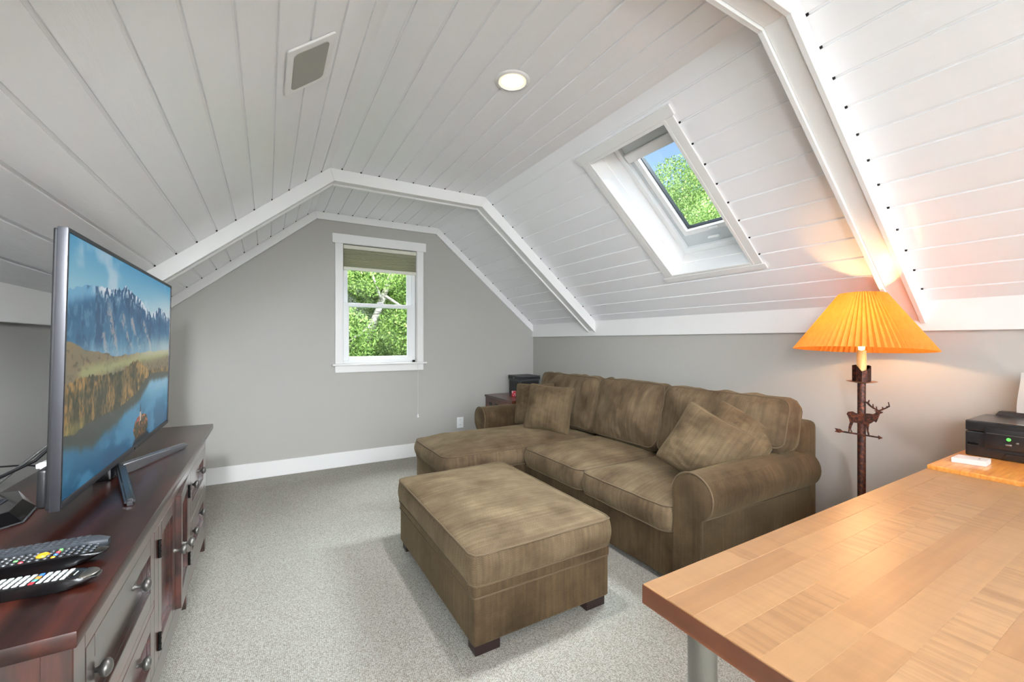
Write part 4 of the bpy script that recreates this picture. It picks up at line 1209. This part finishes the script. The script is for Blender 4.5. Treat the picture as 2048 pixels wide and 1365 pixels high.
# elk and arrow cut from sheet iron, on the side of the pole
ELK = [(0.048, -0.001), (0.042, 0.009), (0.027, 0.013), (0.014, 0.007), (-0.009, 0.009), (-0.029, 0.012), (-0.047, 0.012), (-0.053, 0.017), (-0.056, 0.023), (-0.048, 0.027), (-0.057, 0.029), (-0.045, 0.035), (-0.032, 0.045), (-0.024, 0.054), (-0.014, 0.06), (-0.017, 0.064), (-0.027, 0.06), (-0.031, 0.07), (-0.035, 0.069), (-0.032, 0.057), (-0.037, 0.05), (-0.044, 0.043), (-0.044, 0.054), (-0.047, 0.054), (-0.048, 0.041), (-0.055, 0.035), (-0.056, 0.045), (-0.059, 0.045), (-0.06, 0.034), (-0.065, 0.031), (-0.076, 0.038), (-0.076, 0.046), (-0.079, 0.046), (-0.081, 0.041), (-0.09, 0.047), (-0.089, 0.051), (-0.092, 0.051), (-0.098, 0.054), (-0.095, 0.068), (-0.098, 0.069), (-0.102, 0.05), (-0.092, 0.042), (-0.079, 0.033), (-0.07, 0.027), (-0.08, 0.025), (-0.078, 0.021), (-0.069, 0.016), (-0.067, 0.009), (-0.061, -0.011), (-0.057, -0.022), (-0.049, -0.018), (-0.041, -0.027), (-0.033, -0.032), (-0.031, -0.046), (-0.03, -0.061), (-0.034, -0.079), (-0.029, -0.08), (-0.024, -0.062), (-0.021, -0.038), (-0.009, -0.036), (0.008, -0.035), (0.023, -0.035), (0.029, -0.052), (0.032, -0.067), (0.027, -0.078), (0.031, -0.079), (0.036, -0.064), (0.037, -0.078), (0.042, -0.079), (0.04, -0.054), (0.036, -0.037), (0.038, -0.025), (0.044, -0.008)]
ARW = [(0.093, -0.072), (0.072, -0.073), (0.064, -0.079), (-0.064, -0.08), (-0.063, -0.075), (-0.079, -0.083), (-0.064, -0.092), (-0.064, -0.086), (0.066, -0.086), (0.075, -0.09), (0.093, -0.088), (0.087, -0.08)]
EX = LX-.0205
elk = obj('elk_cutout', prism([(EX, LY+y*LK, LZ(.9)+z*LK) for y, z in ELK], (.003, 0, 0)), RUST, fl_)
obj('arrow_cutout', prism([(EX-.0005, LY+y*LK, LZ(.9)+z*LK) for y, z in ARW], (.004, 0, 0)), RUST, elk)

# ------------------------------------------------------------------ work table (butcher block on steel legs)
wt = thing('work_table', 'maple butcher block table on round steel legs in the near right foreground', 'table', (1.4, .15, 0))
TZ, TT = .74, .039
rt = random.Random(21)
yE, xW, xE = .592, .643, 2.146
rows = 16; wrow = (yE+.32)/rows
for r in range(rows):
    y1 = yE-r*wrow; y0 = y1-wrow
    x = xW
    first = rt.uniform(.2, .6)
    while x < xE-.01:
        L = first if x == xW else rt.uniform(.35, .8)
        x2 = min(xE, x+L)
        if xE-x2 < .08: x2 = xE
        bmx = box(x, x2, y0, y1, TZ-TT, TZ, .0004 if r else .0012, 1)
        obj('stave', bmx, MAPLE, wt)
        x = x2
EB = dark_wood('dark_maple_edge', (12, 3, 12), (128, 74, 42), (150, 92, 56), .3, .2)  # darker brown wood for the strips on two table edges
obj('edge_band', box(xW-.0015, xW, yE-16*wrow, yE, TZ-TT, TZ-.002, .0007, 1), EB, wt)
obj('edge_band', box(xW-.0015, xE, yE, yE+.0015, TZ-TT, TZ-.002, .0007, 1), EB, wt)
obj('leg', lathe([(0, 0), (.026, 0), (.026, TZ-TT), (0, TZ-TT)], 32, (.715, .512, 0)), STEEL, wt, smooth=40)
obj('leg', lathe([(0, 0), (.026, 0), (.026, TZ-TT), (0, TZ-TT)], 32, (.715, -.24, 0)), STEEL, wt, smooth=40)
obj('leg', lathe([(0, 0), (.026, 0), (.026, TZ-TT), (0, TZ-TT)], 32, (2.06, .515, 0)), STEEL, wt, smooth=40)
obj('leg', lathe([(0, 0), (.026, 0), (.026, TZ-TT), (0, TZ-TT)], 32, (2.06, -.24, 0)), STEEL, wt, smooth=40)

# second table under the printer
OAK = N('honey_oak'); f_ = OAK.noise(3, OAK.obj((2, 26, 12)), 5, .6)
OAK.l(OAK.ramp(f_, [(.3, (176, 104, 40)), (.55, (204, 136, 62)), (.8, (222, 160, 86))]), OAK.b.inputs['Base Color']); OAK.set(Roughness=.28, Coat_Weight=.3)
st = thing('printer_stand', 'honey oak side cabinet against the right wall holding the printer', 'cabinet', (2.48, .2, 0))
obj('top', box(2.15, 2.815, -.35, .592, .731, .755, .006, 3), OAK.m, st, smooth=30)
obj('side_panel', box(2.20, 2.80, .555, .575, 0, .731), OAK.m, st)
obj('side_panel', box(2.20, 2.80, -.335, -.315, 0, .731), OAK.m, st)
obj('back_panel', box(2.78, 2.80, -.315, .555, .05, .731), OAK.m, st)
dd_ = obj('door', box(2.182, 2.20, -.33, .57, .06, .725, .002, 1), OAK.m, st)

# printer
pr_ = thing('printer', 'black all-in-one printer with lit green button on the oak cabinet by the right wall', 'printer', (2.62, .37, .755))
PB = plain('dark_printer_plastic', (30, 28, 28), .28, var=.05, coat=.2)
PX, PY1, PY0, PZ = 2.478, .565, .165, .755
obj('lower_body', box(PX, 2.79, PY0, PY1, PZ, PZ+.099, .006, 3), PB, pr_, smooth=40)
obj('scanner_lid', box(PX, 2.745, PY0, PY1, PZ+.101, PZ+.143, .006, 3), PB, pr_, smooth=40)
obj('lid_grip', prism([(PX-.002, .48, PZ+.1435), (PX-.002, .25, PZ+.1435), (PX-.006, .27, PZ+.136), (PX-.006, .46, PZ+.136)], (.03, 0, 0), .001, 1), GLOSSB, pr_)
pn_ = obj('control_panel', box(PX-.007, PX+.004, .22, .511, PZ+.04, PZ+.121, .004, 2), PB, pr_, smooth=40)
obj('panel_line', box(PX-.0085, PX-.006, .235, .505, PZ+.099, PZ+.1005), STEEL, pn_)
obj('power_button', lathe([(0, 0), (.006, 0), (.006, .002), (0, .0025)], 16, (PX-.007, .446, PZ+.084), '-X'), emit('green_led', (.12, .9, .1, 1), 1.6), pn_)
obj('stop_button', box(PX-.009, PX-.006, .438, .455, PZ+.058, PZ+.066, .003, 2), STEEL, pn_)
obj('wifi_button', box(PX-.009, PX-.006, .420, .428, PZ+.070, PZ+.077, .003, 2), STEEL, pn_)
obj('display', box(PX-.0085, PX-.006, .34, .405, PZ+.055, PZ+.105, .001, 1), GLOSSB, pn_)
obj('output_slot', box(PX-.001, PX+.002, .215, .511, PZ+.030, PZ+.040), plain('slot_black', (6, 6, 6), .6), pr_)
obj('card_slot', box(PX-.0015, PX+.002, .528, .558, PZ+.046, PZ+.053), GLOSSB, pr_)
obj('card_slot_lip', box(PX-.004, PX+.002, .526, .559, PZ+.040, PZ+.0425, .001, 1), PB, pr_)
obj('paper_tray', prism([(PX-.003, .468, PZ-.0+.002), (PX-.003, .455, PZ+.028), (PX-.003, .25, PZ+.028), (PX-.003, .237, PZ+.002)], (.01, 0, 0), .001, 1), GLOSSB, pr_)
obj('rear_feed', prism([(2.735, .235, PZ+.14), (2.735, .535, PZ+.14), (2.75, .525, PZ+.160), (2.75, .245, PZ+.160)], (.045, 0, 0), .002, 1), PB, pr_)
b = bmesh.new(); rows_ = []
for i in range(9):
    z = PZ+.10+.23*i/8; rows_.append([b.verts.new((2.757+.035*(i/8)**1.6, .473-.21*j/4+.004*math.sin(i*.6), z)) for j in range(5)])
for r0, r1 in zip(rows_, rows_[1:]):
    for j in range(4): b.faces.new([r0[j], r0[j+1], r1[j+1], r1[j]])
bmesh.ops.solidify(b, geom=list(b.faces), thickness=.0015)
pp = obj('paper_sheet', b, plain('white_paper', (236, 236, 232), .8, var=.01), smooth=30)
tag(pp, 'white sheets of paper standing in the printer rear feed', 'paper')

# small white box
wb = thing('small_carton', 'slim white carton lying on the oak cabinet in front of the printer', 'box', (2.33, .512, .755))
WC = plain('white_card', (200, 194, 190), .45, var=.02)
bq = prism([(2.272, .556, .755), (2.352, .556, .755), (2.372, .472, .755), (2.292, .468, .755)], (0, 0, .019), .0012, 1)
obj('carton_body', bq, WC, wb)
GP = plain('grey_print', (120, 112, 110), .6)
b = None
for k in range(6): b = box(2.318+.004*k, 2.3205+.004*k, .492, .4945, .7741, .7744, bm=b)
for k in range(3): b = box(2.272, 2.2725, .0, .0001, .7741, .7742, bm=b) if False else b
obj('printed_text', b, GP, wb)
